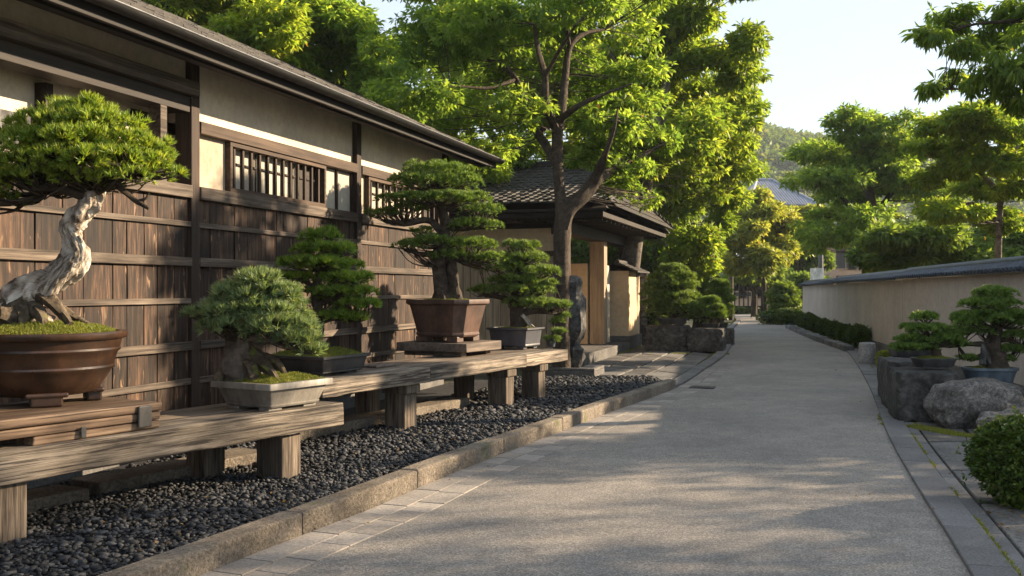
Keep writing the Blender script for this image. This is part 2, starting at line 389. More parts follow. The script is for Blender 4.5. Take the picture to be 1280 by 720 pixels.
LE = [np.array((-3.6, 0., 0)), G(262, 718), G(460, 640), G(573, 590), G(660, 557), G(760, 518), G(845, 486), G(880, 464), G(908, 443), G(917, 425), G(916, 412), G(926, 401), G(916, 395), G(880, 391)]
LE[0] = LE[1]+(LE[1]-LE[4])*1.6
RE = [None, G(1200, 690), G(1151, 613), G(1110, 540), G(1086, 480), G(1060, 440), G(1030, 416), G(990, 401.5), G(962, 394.5), G(930, 390), G(880, 387.5)]
RE[0] = RE[1]+(RE[1]-RE[3])*1.6
def resample(pl, n):
    pl = np.array(pl); s = np.r_[0, np.cumsum(np.linalg.norm(np.diff(pl, axis=0), axis=1))]
    q = np.linspace(0, s[-1], n); return np.stack([np.interp(q, s, pl[:, i]) for i in range(3)], 1)
LEs = np.array(bez(LE, 6)); REs = np.array(bez(RE, 6))
La, Ra = resample(LEs, 120), resample(REs, 120)
V = []; F = []
for i in range(120):
    for j in range(9): V.append(La[i]*(1-j/8)+Ra[i]*j/8+np.array((0, 0, .004+.02*math.sin(math.pi*j/8))))
for i in range(119):
    for j in range(8): F.append((i*9+j, i*9+j+1, i*9+j+10, i*9+j+9))
rd = MB(); rd.add(V, F); tag(rd.build('road', M['road'], smooth=60), kind='structure')

def strip_blocks(name, line, w0, w1, z0, z1, step, mat, gap=.006, bevel=.006, jit=.003, kind='structure'):
    """blocks laid along a line, offset sideways from w0 to w1 (to the left is negative)"""
    line = np.array(line); s = np.r_[0, np.cumsum(np.linalg.norm(np.diff(line, axis=0), axis=1))]
    def at(q):
        p = np.array([np.interp(q, s, line[:, i]) for i in range(3)]); e = .05
        t = np.array([np.interp(min(q+e, s[-1]), s, line[:, i])-np.interp(max(q-e, 0), s, line[:, i]) for i in range(3)])
        t /= np.linalg.norm(t)+1e-9; return p, np.array((t[1], -t[0], 0))
    mb = MB(); q = 0
    while q < s[-1]-.02:
        L = step*random.uniform(.85, 1.15); a, b = q+gap/2, min(q+L-gap/2, s[-1]); q += L
        pa, na = at(a); pb, nb = at(b); dz = random.uniform(-jit, jit)
        pts = []
        for z in (z0, z1+dz):
            for p, n_ in ((pa, na), (pb, nb)):
                for w_ in (w0, w1): pts.append(p+n_*w_+np.array((0, 0, z)))
        mb.hexa(pts)
    o = mb.build(name, mat, bevel=bevel); return tag(o, kind=kind)

iK = [i for i, p in enumerate(LEs) if p[1] < G(850, 484)[1]]
kerbline = LEs[:iK[-1]+1]
strip_blocks('kerb', kerbline, -.15, 0, -.05, .145, 1.7, M['kerb'], .005, .016, .004)
strip_blocks('paving_setts', LEs[:iK[-1]+8], .0, .19, -.05, .016, .30, M['tilestone'], .008, .003, .002)
strip_blocks('paving_setts', LEs[:iK[-1]+8], .198, .39, -.05, .016, .30, M['tilestone'], .008, .003, .002)
strip_blocks('paving_edge', LEs[iK[-1]:], -.22, -.005, -.05, .05, .8, M['granite'], .01, .008, .003)
strip_blocks('kerb_strip', REs, -.02, .2, -.05, .03, .8, M['granite'], .008, .008, .003)
strip_blocks('paving_edge', REs, .205, .30, -.05, .018, .6, M['granite'], .01, .006, .003)

def slabs(name, poly, rows, step, mat, z=.02):
    """flagstones between two lines"""
    A, B = resample(poly[0], 60), resample(poly[1], 60); mb = MB(); e = np.cumsum([0]+rows); e = e/e[-1]
    for r in range(len(rows)):
        q = 0.0
        while q < .99:
            l = step*random.uniform(.7, 1.3); a, b = q, min(q+l, 1); q += l
            g_ = .004; pts = []
            for zz in (-.03, z+random.uniform(-.004, .004)):
                for t in (a+g_*.5, b-g_*.5):
                    pa = np.array([np.interp(t*59, range(60), A[:, i]) for i in range(3)]); pb = np.array([np.interp(t*59, range(60), B[:, i]) for i in range(3)])
                    for u_ in (e[r]+.012, e[r+1]-.012): pts.append(pa*(1-u_)+pb*u_+np.array((0, 0, zz)))
            mb.hexa(pts)
    return tag(mb.build(name, mat, bevel=.008), kind='structure')
# apron in front of the gate and the flagged verge at right
slabs('flagstone_pavement', ([UV(-4.2, 15.6), UV(-4.3, 25.5)], [G(838, 489)+np.array((-.25, .1, 0)), G(880, 464)+np.array((-.23, .05, 0)), G(905, 444)+np.array((-.25, .1, 0))]), [1, 1.2, .9, 1.1], .13, M['flag'])
RV = [p+np.array((.315, 0, 0)) for p in REs if 1.5 < p[1] < 19]
slabs('flagstone_pavement', (RV, [p+np.array((1.5, 0, 0)) for p in RV]), [1, 1.25, .9], .075, M['flag'])

# gravel bed between the house and the kerb
bed_in = [p+np.array((-.14, .06, .06)) for p in kerbline]
mb = MB(); n = len(bed_in)
Vb = []
for p in bed_in:
    q = UV(-5.3, float(p@UD)); Vb += [p, (q[0], q[1], .05)]
mb.add(Vb, [(2*i, 2*i+1, 2*i+3, 2*i+2) for i in range(n-1)])
tag(mb.build('gravel_bed', M['bedsoil']), kind='structure')
def pebbles():
    bm = bmesh.new(); bmesh.ops.create_icosphere(bm, subdivisions=2, radius=1); v2 = np.array([v.co[:] for v in bm.verts]); f2 = np.array([[v.index for v in f.verts] for f in bm.faces]); bm.free()
    bm = bmesh.new(); bmesh.ops.create_icosphere(bm, subdivisions=1, radius=1); v1 = np.array([v.co[:] for v in bm.verts]); f1 = np.array([[v.index for v in f.verts] for f in bm.faces]); bm.free()
    A = np.array(bed_in); pts = []
    for _ in range(80000):
        u_ = rng.uniform(0, 1)
        Y = 3.4+ (rng.random()**1.35)*12.4
        xk = np.interp(Y, A[:, 1], A[:, 0]); xw = -5.666+.308*Y+.15
        x0 = max(xw, xk-2.3); x = xk-.01-(xk-x0)*rng.random()**1.2
        pts.append((x, Y))
    pts = np.array(pts)
    # thin by grid so that they do not pile
    cell = {}; keep = []
    for i, (x, y) in enumerate(pts):
        c = .0225 if y < 8 else .031 if y < 11 else .043
        kk = (int(x/c), int(y/c), c)
        if kk in cell: continue
        cell[kk] = 1; keep.append(i)
    pts = pts[keep]
    Vs, Fs, o = [], [], 0
    for x, y in pts:
        v, f = (v1, f1)
        s = (.0185 if y < 8 else .0235 if y < 11 else .03)*random.uniform(.6, 1.15)
        sc = np.array((random.uniform(.75, 1.6), random.uniform(.6, 1.0), random.uniform(.38, .7)))*s*random.choice((1, 1, 1, 1, .75, .75, 1.25, 1.55))
        q = v*sc; a = random.uniform(0, 6.3); t_ = random.uniform(-.6, .6)
        q = q@np.array(((1, 0, 0), (0, math.cos(t_), -math.sin(t_)), (0, math.sin(t_), math.cos(t_))))
        q = q@np.array(((math.cos(a), -math.sin(a), 0), (math.sin(a), math.cos(a), 0), (0, 0, 1)))
        Vs.append(q+np.array((x, y, .06+random.uniform(-.004, .028)))); Fs.append(f+o); o += len(v)
    print('pebbles', len(pts))
    ob = np_mesh('gravel', np.concatenate(Vs), 3, M['pebble'], None, True, np.concatenate(Fs))
    tag(ob, 'dark grey rounded gravel filling the bed under the benches', 'gravel', kind='stuff')
pebbles()

# moss and small weeds creeping along the stone edges
def edge_moss():
    pts = []
    def along_line(line, off0, off1, n, prob=.45, z=.0):
        line = np.array(line); s_ = np.r_[0, np.cumsum(np.linalg.norm(np.diff(line, axis=0), axis=1))]
        q = rng.uniform(0, s_[-1], n); p = np.stack([np.interp(q, s_, line[:, i]) for i in range(3)], 1)
        e = np.stack([np.interp(np.minimum(q+.1, s_[-1]), s_, line[:, i]) for i in range(3)], 1)-p; e = unit(e+1e-6)
        nn = np.stack([e[:, 1], -e[:, 0], 0*e[:, 0]], 1)
        keep = np.array([mnoise.noise(Vector((v*1.3, off0*9, 1))) > prob-.5 for v in q])
        p = p+nn*rng.uniform(off0, off1, (n, 1)); p[:, 2] = z; pts.append(p[keep])
    rv = [p for p in REs if 2.5 < p[1] < 20]
    along_line(rv, .30, .335, 2500, .6, .0); along_line(rv, .80, .86, 3000, .5, .0); along_line(rv, 1.35, 1.5, 4000, .4); along_line(rv, .19, .215, 1500, .6, .015)
    along_line(LEs[iK[-1]-2:], -.30, -.21, 4000, .45, .0); along_line(kerbline, -.26, -.2, 2500, .6, .06)
    along_line([G(1112, 532)+np.array((-.06, 0, 0)), G(1108, 500)+np.array((-.06, 0, 0)), G(1106, 480)+np.array((-.06, 0, 0))], -.05, .1, 2500, .3)
    along_line([G(1140, 534), G(1200, 546), G(1270, 552)], -.1, .12, 3500, .4, .01)
    along_line([G(812, 442), G(862, 443), G(910, 443)], -.04, .12, 3000, .35, .01)
    along_line([UV(-4.27, 18.8), UV(-4.27, 25)], -.03, .06, 2000, .5, .01)
    p = np.concatenate(pts); d = unit(rng.normal(size=p.shape)*.6+np.array((0, 0, 1)))
    tag(np_mesh('edge_moss', needles(p, d, .03, .008, 5, .8), 3, M['mossblade'], tone=rng.random(len(p))), 'moss and small weeds creeping along the stone edges', 'moss', kind='stuff')
edge_moss()

def litter():
    pts = []
    for _ in range(330):
        q = rng.random()
        if q < .45:
            i = rng.integers(2, len(kerbline)-1); p = kerbline[i]+np.array((rng.uniform(-1.6, .3), rng.uniform(-.3, .3), .09))
            if p[0] > np.interp(p[1], kerbline[:, 1], kerbline[:, 0])-.2: p[2] = .02
        elif q < .6: i = rng.integers(2, 40); p = REs[i]+np.array((rng.uniform(-.5, .9), rng.uniform(-.3, .3), .03))
        else: p = np.array((rng.uniform(2.9, 3.9), rng.uniform(4.6, 6.6), .03))
        pts.append(p)
    p = np.array(pts); d = unit(rng.normal(size=p.shape)*np.array((1, 1, .15)))
    tag(np_mesh('fallen_leaves', leaves(p, d, .035, .5, 1, 0, .3), 4, M['dryleaf'], tone=rng.random(len(p))), 'scattered dry fallen leaves on gravel and verge', 'leaves', kind='stuff')
M['dryleaf'] = leafmat('dry_leaf', (.1, .055, .02), (.19, .11, .04), (.24, .19, .06), .2, .7)
litter()

# ------------------------------------------------------------------ THE HOUSE (local x towards the road, y along the street)
HV, HU = -5.41, 7.75
house = thing('timber_house', UV(HV, HU), 'long dark boarded timber house with cream plaster under a dark tiled eave', 'house', -TH)
def hb(name, mat, bevel, *boxes, parent=house, jit=0):
    mb = MB()
    for b in boxes: mb.box(*b, jit=jit)
    o = mb.build(name, mat, None, bevel=bevel, local=True); o.parent = parent; return o
Y0, Y1 = -6.5, 6.4          # along the street, relative to the post at px 240
posts = [-6.4, -3.2, 0.0, 3.35, 6.38]
# solid core and far end wall
hb('wall_core', M['darkwood'], 0, (-5.0, -.42, Y0, Y1-.03, 0, 2.2), (-5.0, -.42, .02, Y1-.03, 2.2, 3.6))
hb('foundation', M['granite'], .01, (-.40, -.03, Y0, Y1, -.05, .22))
for y in posts:
    hb('post', M['post'], .006, (-.14, .035, y-.062, y+.062, .2, 3.64))
rails = [(.22, .3), (.60, .655), (.91, .985), (1.325, 1.375), (1.66, 1.74), (2.015, 2.06)]
for i in range(4):
    a, b = posts[i]+.063, posts[i+1]-.063
    mb = MB(); y = a
    zs = [.215, .63, .95, 1.35, 1.70, 2.035, 2.30]
    edges = [a]
    while edges[-1] < b-.3: edges.append(edges[-1]+random.uniform(.17, .34))
    edges.append(b)
    for r in range(6):
        for k in range(len(edges)-1):
            x = random.uniform(-.004, .006)
            mb.box(-.04, x, edges[k]+.0035, edges[k+1]-.0035, zs[r], zs[r+1], jit=.0012)
    o = mb.build('board_panel', M['board'], None, bevel=.003, local=True, seg=1); o.parent = house
    for z0, z1 in rails:
        th = .035 if z1-z0 > .06 else .024
        hb('rail', M['rail'], .004, (.008, .008+th, a, b, z0, z1), jit=.002)
    hb('sill', M['rail'], .005, (-.05, .05, a, b, 2.27, 2.385))
# upper storey band: plaster, lintels, windows
def lattice_window(y0, y1, z0, z1, nb, parent=house):
    wdw = hb('window', M['paper'], 0, (-.11, -.095, y0+.03, y1-.03, z0+.03, z1-.03), parent=parent)
    f = .042
    hb('frame', M['beam'], .003, (-.09, .03, y0, y1, z0, z0+f), (-.09, .03, y0, y1, z1-f, z1), (-.09, .03, y0, y0+f, z0+f, z1-f), (-.09, .03, y1-f, y1, z0+f, z1-f), parent=wdw)
    bars = [(-.03, .0, y0+f+(y1-y0-2*f)*(k+.5)/nb-.016, y0+f+(y1-y0-2*f)*(k+.5)/nb+.016, z0+f, z1-f) for k in range(nb)]
    hb('lattice', M['post'], .002, *bars, parent=wdw)
    ib = [(-.085, -.075, y0+f+(y1-y0)*(k+.5)/5-.008, y0+f+(y1-y0)*(k+.5)/5+.008, z0+f, z1-f) for k in range(5)]
    zz = z0+.62*(z1-z0)
    hb('glazing_bar', M['darkwood'], 0, *ib, (-.074, -.066, y0+f, y1-f, zz-.008, zz+.008), parent=wdw)
    # dark end of the sliding sash
    hb('dark_sash', M['darkwood'], 0, (-.094, -.086, y1-.42, y1-.05, z0+.04, z1-.04), parent=wdw)
    return wdw
for i in (2, 3):
    a, b = posts[i]+.063, posts[i+1]-.063
    hb('upper_plaster', M['plaster'], 0, (-.30, -.03, a, b, 2.985, 3.66))
    hb('lintel', M['beam'], .005, (-.12, .05, a, b, 2.87, 2.98))
    w0 = a+.50 if i == 2 else a+.22
    w1 = b-.78 if i == 2 else b-.25
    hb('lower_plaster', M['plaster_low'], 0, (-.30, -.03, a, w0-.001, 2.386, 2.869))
    lattice_window(w0, w1, 2.387, 2.868, 12)
    if i == 2:
        hb('sliding_panel', M['paper'], 0, (-.2, -.05, w1+.03, w1+.36, 2.40, 2.86)); hb('sliding_panel', M['paper'], 0, (-.2, -.05, w1+.39, b-.02, 2.40, 2.86))
        for q_ in (w1+.001, w1+.36, b-.03): hb('panel_frame', M['post'], .002, (-.05, -.02, q_, q_+.029, 2.386, 2.868))
    else:
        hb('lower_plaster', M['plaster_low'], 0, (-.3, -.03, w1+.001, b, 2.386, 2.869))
# left bays: long beam over a recessed gallery
for i in (0, 1):
    a, b = posts[i]+.063, posts[i+1]-.063
    hb('upper_plaster', M['plaster'], 0, (-.30, -.03, a, b, 3.315, 3.66))
    hb('gallery_beam', M['rail'], .006, (-.16, .09, a-.06, b+.05, 3.185, 3.31))
    hb('lintel', M['darkwood'], .004, (-.2, .02, a, b, 3.04, 3.18))
    hb('back_plaster', M['plaster'], 0, (-.42, -.36, a, b, 2.39, 3.6))
    hb('gallery_post', M['rail'], .004, (-.1, .02, b-.42, b-.33, 2.386, 3.04))
    for yy in (.35, .95, 1.5, 2.0):
        hb('stud', M['darkwood'], .003, (-.355, -.25, b-yy-.5, b-yy-.42, 2.39, 3.04))
    hb('dark_opening', M['iron'], 0, (-.355, -.34, b-2.5, b-1.45, 2.5, 2.78)); hb('dark_opening', M['iron'], 0, (-.355, -.34, b-.34, b-.02, 2.39, 3.04))
hb('end_wall', M['plaster'], 0, (-5, -.15, Y1+.001, Y1+.03, 2.4, 3.62))
hb('end_boards', M['board'], 0, (-5, -.15, Y1+.001, Y1+.04, .2, 2.39))
# roof
EX, EZ, PIT = .62, 3.42, math.tan(R(25))
roof = None
mb = MB()
for k in range(2):
    pass
y0, y1 = Y0-.5, Y1+.62
def rp(x, dz=0): return EZ+(EX-x)*PIT+dz
mb.hexa([(EX, y0, rp(EX, -.0)), (-2.6, y0, rp(-2.6)), (EX, y1, rp(EX, -.0)), (-2.6, y1, rp(-2.6)),
         (EX, y0, rp(EX, .05)), (-2.6, y0, rp(-2.6, .05)), (EX, y1, rp(EX, .05)), (-2.6, y1, rp(-2.6, .05))])
mb.hexa([(-2.6, y0, rp(-2.6)), (-6, y0, rp(-2.6)-3.4*PIT), (-2.6, y1, rp(-2.6)), (-6, y1, rp(-2.6)-3.4*PIT),
         (-2.6, y0, rp(-2.6, .05)), (-6, y0, rp(-2.6)-3.4*PIT+.05), (-2.6, y1, rp(-2.6, .05)), (-6, y1, rp(-2.6)-3.4*PIT+.05)])
roof = mb.build('roof', M['darkwood'], None, local=True); roof.parent = house
mb = MB()
ncol = 52
for r in range(12):
    xa = EX+.07-r*.3; xb = xa-.33
    for c in range(ncol):
        ya = y0+(y1-y0)*c/ncol; yb = y0+(y1-y0)*(c+1)/ncol-.008; d = random.uniform(-.006, .008)
        mb.hexa([(xa, ya, rp(xa, .075+d)), (xb, ya, rp(xb, .055)), (xa, yb, rp(xa, .075+d)), (xb, yb, rp(xb, .055)),
                 (xa, ya, rp(xa, .105+d)), (xb, ya, rp(xb, .085)), (xa, yb, rp(xa, .105+d)), (xb, yb, rp(xb, .085))])
o = mb.build('tile', M['rooftile'], None, local=True); o.parent = roof
hb('fascia', M['blackwood'], .004, (EX-.06, EX-.02, y0, y1, EZ-.08, EZ+.01))
hb('eave_board', M['blackwood'], .004, (EX-.3, EX-.2, y0, y1, EZ-.05, EZ+.06))
mb = MB()
yy = y0+.1
while yy < y1:
    mb.hexa([(EX-.06, yy, rp(EX-.06, -.10)), (-.45, yy, rp(-.45, -.10)), (EX-.06, yy+.06, rp(EX-.06, -.10)), (-.45, yy+.06, rp(-.45, -.10)),
             (EX-.06, yy, rp(EX-.06, -.005)), (-.45, yy, rp(-.45, -.005)), (EX-.06, yy+.06, rp(EX-.06, -.005)), (-.45, yy+.06, rp(-.45, -.005))]); yy += .42
o = mb.build('rafter', M['darkwood'], None, local=True); o.parent = roof
hb('wall_plate', M['darkwood'], .004, (-.1, .045, Y0, Y1+.2, 3.56, 3.66))
# gutter: half pipe
def gutter(y0, y1, x, z, r):
    mb = MB(); n = 10; rings = []
    for y in np.linspace(y0, y1, 14):
        ring = [(x+r*math.cos(math.pi+math.pi*i/n), y, z+r*math.sin(math.pi+math.pi*i/n)) for i in range(n+1)]
        ring += [(x+(r-.012)*math.cos(math.pi+math.pi*i/n), y, z+(r-.012)*math.sin(math.pi+math.pi*i/n)) for i in range(n, -1, -1)]
        rings.append(ring)
    mb.loft(rings)
    return mb
o = gutter(y0-.05, y1+.02, EX+.06, EZ+.04, .055).build('gutter', M['gutter'], None, smooth=40, local=True); o.parent = house
mb = MB()
mb.tube([(EX+.115, y0, EZ+.042), (EX+.115, y1, EZ+.042)], .007, 8)
q = mb.build('gutter_bead', M['metal'], None, smooth=40, local=True); q.parent = o

# ------------------------------------------------------------------ THE GATE
gate = thing('roofed_gate', UV(-4.6, 18.4), 'roofed timber gate with dark shingle roof and ochre plaster walls beyond the house', 'gate', -TH)
def gl(v, u, z): return (v+4.6, u-18.4, z)
def gbox(name, mat, bevel, v0, v1, u0, u1, z0, z1, parent=gate, local_extra=None):
    mb = MB(); mb.box(v0+4.6, v1+4.6, u0-18.4, u1-18.4, z0, z1)
    o = mb.build(name, mat, None, bevel=bevel, local=True); o.parent = parent; return o
EVu, EFu, EVv, RIu, RIz, RIv, EZg = 18.1, 26.3, -3.75, 22.7, 4.22, -4.75, 2.97
groof = None
mb = MB()
BK = -11.5
def gquad(mb, a, b, c, d, t=.08):
    lo = [np.array(gl(*p))-np.array((0, 0, t)) for p in (a, b, d, c)]; hi = [np.array(gl(*p)) for p in (a, b, d, c)]
    mb.hexa(lo+hi)
gquad(mb, (BK, EVu, EZg), (EVv, EVu, EZg), (RIv, RIu, RIz), (BK, RIu, RIz), .05)
gquad(mb, (BK, EFu, EZg), (EVv, EFu, EZg), (RIv, RIu+.02, RIz), (BK, RIu+.02, RIz), .05)
mb.add([gl(EVv, EVu, EZg), gl(EVv, EFu, EZg), gl(RIv, RIu, RIz)], [(0, 1, 2)])
groof = mb.build('roof', M['darkwood'], None, local=True); groof.parent = gate
mb = MB()
nr = 16
for side in (0, 1):
    ue = EVu if side == 0 else EFu
    for r in range(nr):
        ta, tb = r/nr-.02, (r+1)/nr+.012
        def q(v, t, dz):
            u_ = ue+(RIu-ue)*t; z_ = EZg+(RIz-EZg)*t-.10*math.sin(math.pi*max(0, min(1, t))); return gl(v, u_, z_+.10+dz)
        vm = EVv+.06+(RIv-EVv)*(r/nr)
        v_ = BK
        while v_ < vm-.05:
            vb = min(v_+.18, vm); d = random.uniform(-.008, .014); d2 = random.uniform(-.006, .006)
            mb.hexa([q(v_, ta, .03+d), q(vb-.012, ta, .03+d+d2), q(v_, tb, 0), q(vb-.012, tb, 0), q(v_, ta, .065+d), q(vb-.012, ta, .065+d+d2), q(v_, tb, .03), q(vb-.012, tb, .03)])
            # raised cover batten between tiles
            if True:
                mb.hexa([q(vb-.03, ta, .045+d), q(vb+.02, ta, .045+d), q(vb-.03, tb, .02), q(vb+.02, tb, .02), q(vb-.022, ta, .075+d), q(vb+.012, ta, .075+d), q(vb-.022, tb, .058), q(vb+.012, tb, .058)])
            v_ += .18
# street-side hip tiles
for r in range(7):
    ta, tb = r/7-.02, (r+1)/7+.01
    ul, ur = EVu+(RIu-EVu)*(r+.5)/7, EFu+(RIu-EFu)*(r+.5)/7
    u_ = ul
    while u_ < ur-.05:
        ub = min(u_+.24, ur)
        def q2(u2, t, dz): return gl(EVv+.08+(RIv-EVv)*t+dz, u2, EZg+.06+(RIz-EZg)*t-.08*math.sin(math.pi*max(0, min(1, t))))
        mb.hexa([q2(u_, ta, .02), q2(u_, tb, 0), q2(ub-.01, ta, .02), q2(ub-.01, tb, 0), q2(u_, ta, .055), q2(u_, tb, .03), q2(ub-.01, ta, .055), q2(ub-.01, tb, .03)])
        u_ += .24
o = mb.build('tile', M['rooftile'], None, local=True); o.parent = groof
mb = MB(); mb.box(BK+4.6, RIv+4.68, RIu-.16-18.4, RIu+.16-18.4, RIz-.02, RIz+.16); mb.box(BK+4.6, RIv+4.66, RIu-.1-18.4, RIu+.1-18.4, RIz+.162, RIz+.26); mb.box(RIv+4.685, RIv+4.75, RIu-.2-18.4, RIu+.2-18.4, RIz-.1, RIz+.3)
o = mb.build('ridge', M['rooftile'], None, bevel=.02, local=True); o.parent = groof
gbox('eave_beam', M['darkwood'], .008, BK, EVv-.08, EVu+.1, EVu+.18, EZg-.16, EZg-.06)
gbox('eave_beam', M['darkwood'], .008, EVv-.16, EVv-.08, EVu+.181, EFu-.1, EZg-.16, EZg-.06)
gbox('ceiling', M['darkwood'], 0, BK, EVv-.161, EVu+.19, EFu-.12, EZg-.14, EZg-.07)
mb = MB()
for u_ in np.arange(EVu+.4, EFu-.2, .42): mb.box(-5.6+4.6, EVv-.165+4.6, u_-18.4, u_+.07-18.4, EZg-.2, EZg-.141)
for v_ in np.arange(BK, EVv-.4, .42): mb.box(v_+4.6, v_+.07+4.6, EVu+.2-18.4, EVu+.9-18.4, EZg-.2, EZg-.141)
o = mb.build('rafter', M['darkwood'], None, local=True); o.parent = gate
gbox('lintel_beam', M['darkwood'], .01, -5.05, -4.65, 19.02, 26.1, EZg-.42, EZg-.2)
gbox('lintel_beam', M['darkwood'], .01, BK, -5.06, 19.0, 19.28, EZg-.3, EZg-.2)
gbox('column', M['gatewood'], .012, -5.02, -4.68, 22.35, 22.69, .2, EZg-.42)
gbox('column', M['post'], .012, -5.0, -4.72, 19.04, 19.3, .2, EZg-.42)
gbox('plaster_panel', M['plaster2'], 0, BK, -5.01, 19.1, 19.2, 2.22, EZg-.3)
gbox('lower_rail', M['beam'], .005, BK, -5.01, 19.06, 19.24, 2.12, 2.219)
mb = MB()
for v_ in np.arange(-11.4, -5.1, .16): mb.box(v_+4.6, v_+.15+4.6, 19.1-18.4, 19.16-18.4, .22, 2.119)
o = mb.build('door_boards', M['gatewood'], None, bevel=.006, local=True); o.parent = gate
gbox('back_wall', M['plaster2'], 0, -6.2, -6.1, 19.21, 21.5, .2, 2.6)
gbox('back_wall', M['darkwood'], 0, -8.2, -8.1, 21.5, 25.9, .2, 2.75)
gbox('inner_wall', M['plaster2'], .01, -5.6, -5.06, 22.3, 22.5, .2, 2.05)
gbox('inner_wall', M['plaster'], .01, -4.93, -4.76, 23.1, 23.4, .2, 2.02)
gbox('column', M['post'], .012, -5.0, -4.72, 25.7, 25.96, .2, EZg-.42)
gbox('step', M['flag'], .02, -5.9, -4.3, 18.7, 25.2, -.05, .2)
# wing wall with its own little roof
wing = thing('wing_wall', UV(-4.6, 24.3), 'short ochre plaster wing wall with its own small tiled cap beside the gate', 'wall', -TH)
def wbox(name, mat, bevel, v0, v1, u0, u1, z0, z1, par=wing):
    mb = MB(); mb.box(v0+4.6, v1+4.6, u0-24.3, u1-24.3, z0, z1); o = mb.build(name, mat, None, bevel=bevel, local=True); o.parent = par; return o
wbox('plaster', M['plaster2'], .012, -4.86, -4.34, 23.6, 25.1, .2, 1.9)
wbox('plinth', M['flag'], .01, -4.9, -4.29, 23.55, 25.15, 0, .34)
mb = MB()
for r in range(5):
    for sgn in (1, -1):
        a = .5-r*.1; b = a-.12
        mb.hexa([(sgn*a, -.85, 1.86+r*.045), (sgn*b, -.85, 1.9+r*.045), (sgn*a, .9, 1.86+r*.045), (sgn*b, .9, 1.9+r*.045),
                 (sgn*a, -.85, 1.9+r*.045), (sgn*b, -.85, 1.94+r*.045), (sgn*a, .9, 1.9+r*.045), (sgn*b, .9, 1.94+r*.045)])
mb.tube([(0, -.9, 2.1), (0, .95, 2.1)], .07, 10)
o = mb.build('cap_roof', M['rooftile'], None, local=True); o.parent = wing

# weathered stone figure on a stone trough
def rock(c, r, seed, sub=4, amp=.18, freq=1.6, flat=-.8, boxy=0):
    from mathutils import noise as mn
    bm = bmesh.new(); bmesh.ops.create_icosphere(bm, subdivisions=sub, radius=1)
    for v in bm.verts:
        p = v.co.copy()
        if boxy:
            m_ = max(abs(p.x), abs(p.y), abs(p.z)); p = p.lerp(p/m_, boxy)
        q = p*freq+Vector((seed*7.1, seed*3.3, seed))
        d = amp*(mn.noise(q)+.5*mn.noise(q*2.1)+.25*mn.noise(q*4.7))
        p = p*(1+d)
        if p.z < flat: p.z = flat
        v.co = Vector((p.x*r[0]+c[0], p.y*r[1]+c[1], p.z*r[2]+c[2]))
    mb = MB(); bm.verts.ensure_lookup_table()
    mb.add([v.co for v in bm.verts], [tuple(v.index for v in f.verts) for f in bm.faces]); bm.free(); return mb
sb = G(718, 464)
trough = MB(); tc = G(718, 470)
a = -TH
Mt = Matrix.Translation((tc[0], tc[1]+.1, 0)) @ Matrix.Rotation(a, 4, 'Z')
trough.box(-.45, .45, -.45, .35, -.02, .11, Mt); trough.box(-.45, -.36, -.45, .35, .111, .16, Mt); trough.box(.36, .45, -.45, .35, .111, .16, Mt); trough.box(-.359, .359, -.45, -.37, .111, .16, Mt)
tag(trough.build('stone_trough', M['flag'], bevel=.012), 'low grey stone trough standing on the ground below the carved stone figure', 'trough')
st = thing('stone_figure', (tc[0], tc[1]+.12, .11), 'weathered grey carved stone figure standing on a stone trough by the tree', 'statue')
mb = MB(); prof = [(0, .12), (.09, .17), (.2, .21), (.34, .2), (.38, .13), (.46, .11), (.52, .15), (.66, .2), (.85, .22), (1.02, .21), (1.18, .19), (1.28, .14), (1.36, .15), (1.46, .18), (1.54, .14), (1.58, .05)]
from mathutils import noise as mnoise
rings = []
for z, r in prof:
    ring = []
    for i in range(22):
        th = 2*math.pi*i/22; d = 1+.38*mnoise.noise(Vector((math.cos(th)*1.7, math.sin(th)*1.7, z*4.1)))+.26*mnoise.noise(Vector((math.cos(th)*4, math.sin(th)*4, z*9)))
        ring.append((tc[0]+r*d*math.cos(th)*.92, tc[1]+.12+r*d*math.sin(th), .11+z))
    rings.append(ring)
mb.loft(rings[3:]); mb.build('body', M['statue'], st, smooth=50)
mb = MB(); mb.loft([[(x, y, z) for x, y, z in r] for r in rings[:4]]); mb.build('pedestal', M['block'], st, smooth=40)
# stacked stone pillar beyond the wing wall
sp = G(801, 432); pil = thing('stone_pillar', (sp[0], sp[1], 0), 'slim pillar of stacked grey stones beside the wing wall', 'pillar')
z = 0
for k, hh in enumerate((.5, .22, .3, .2, .35, .2, .12)):
    rw = .15 if k else .17
    mb = MB(); mb.box(sp[0]-rw+random.uniform(-.015, .015), sp[0]+rw, sp[1]-rw, sp[1]+rw, z+.002, z+hh, jit=.012); z += hh
    mb.build('stone', M['block'] if k == 0 else M['statue'], pil, bevel=.03)

dc = G(878, 486); mb = MB(); Mx = Matrix.Translation((dc[0], dc[1], .024)) @ Matrix.Rotation(-TH, 4, 'Z')
mb.box(-.18, .18, -.15, .15, -.01, .004, Mx)
for k in range(7): mb.box(-.15+k*.045, -.13+k*.045, -.12, .12, .0045, .008, Mx)
tag(mb.build('drain_cover', M['iron'], bevel=.002), 'small dark iron drain cover set in the lane near the end of the kerb', 'drain cover')

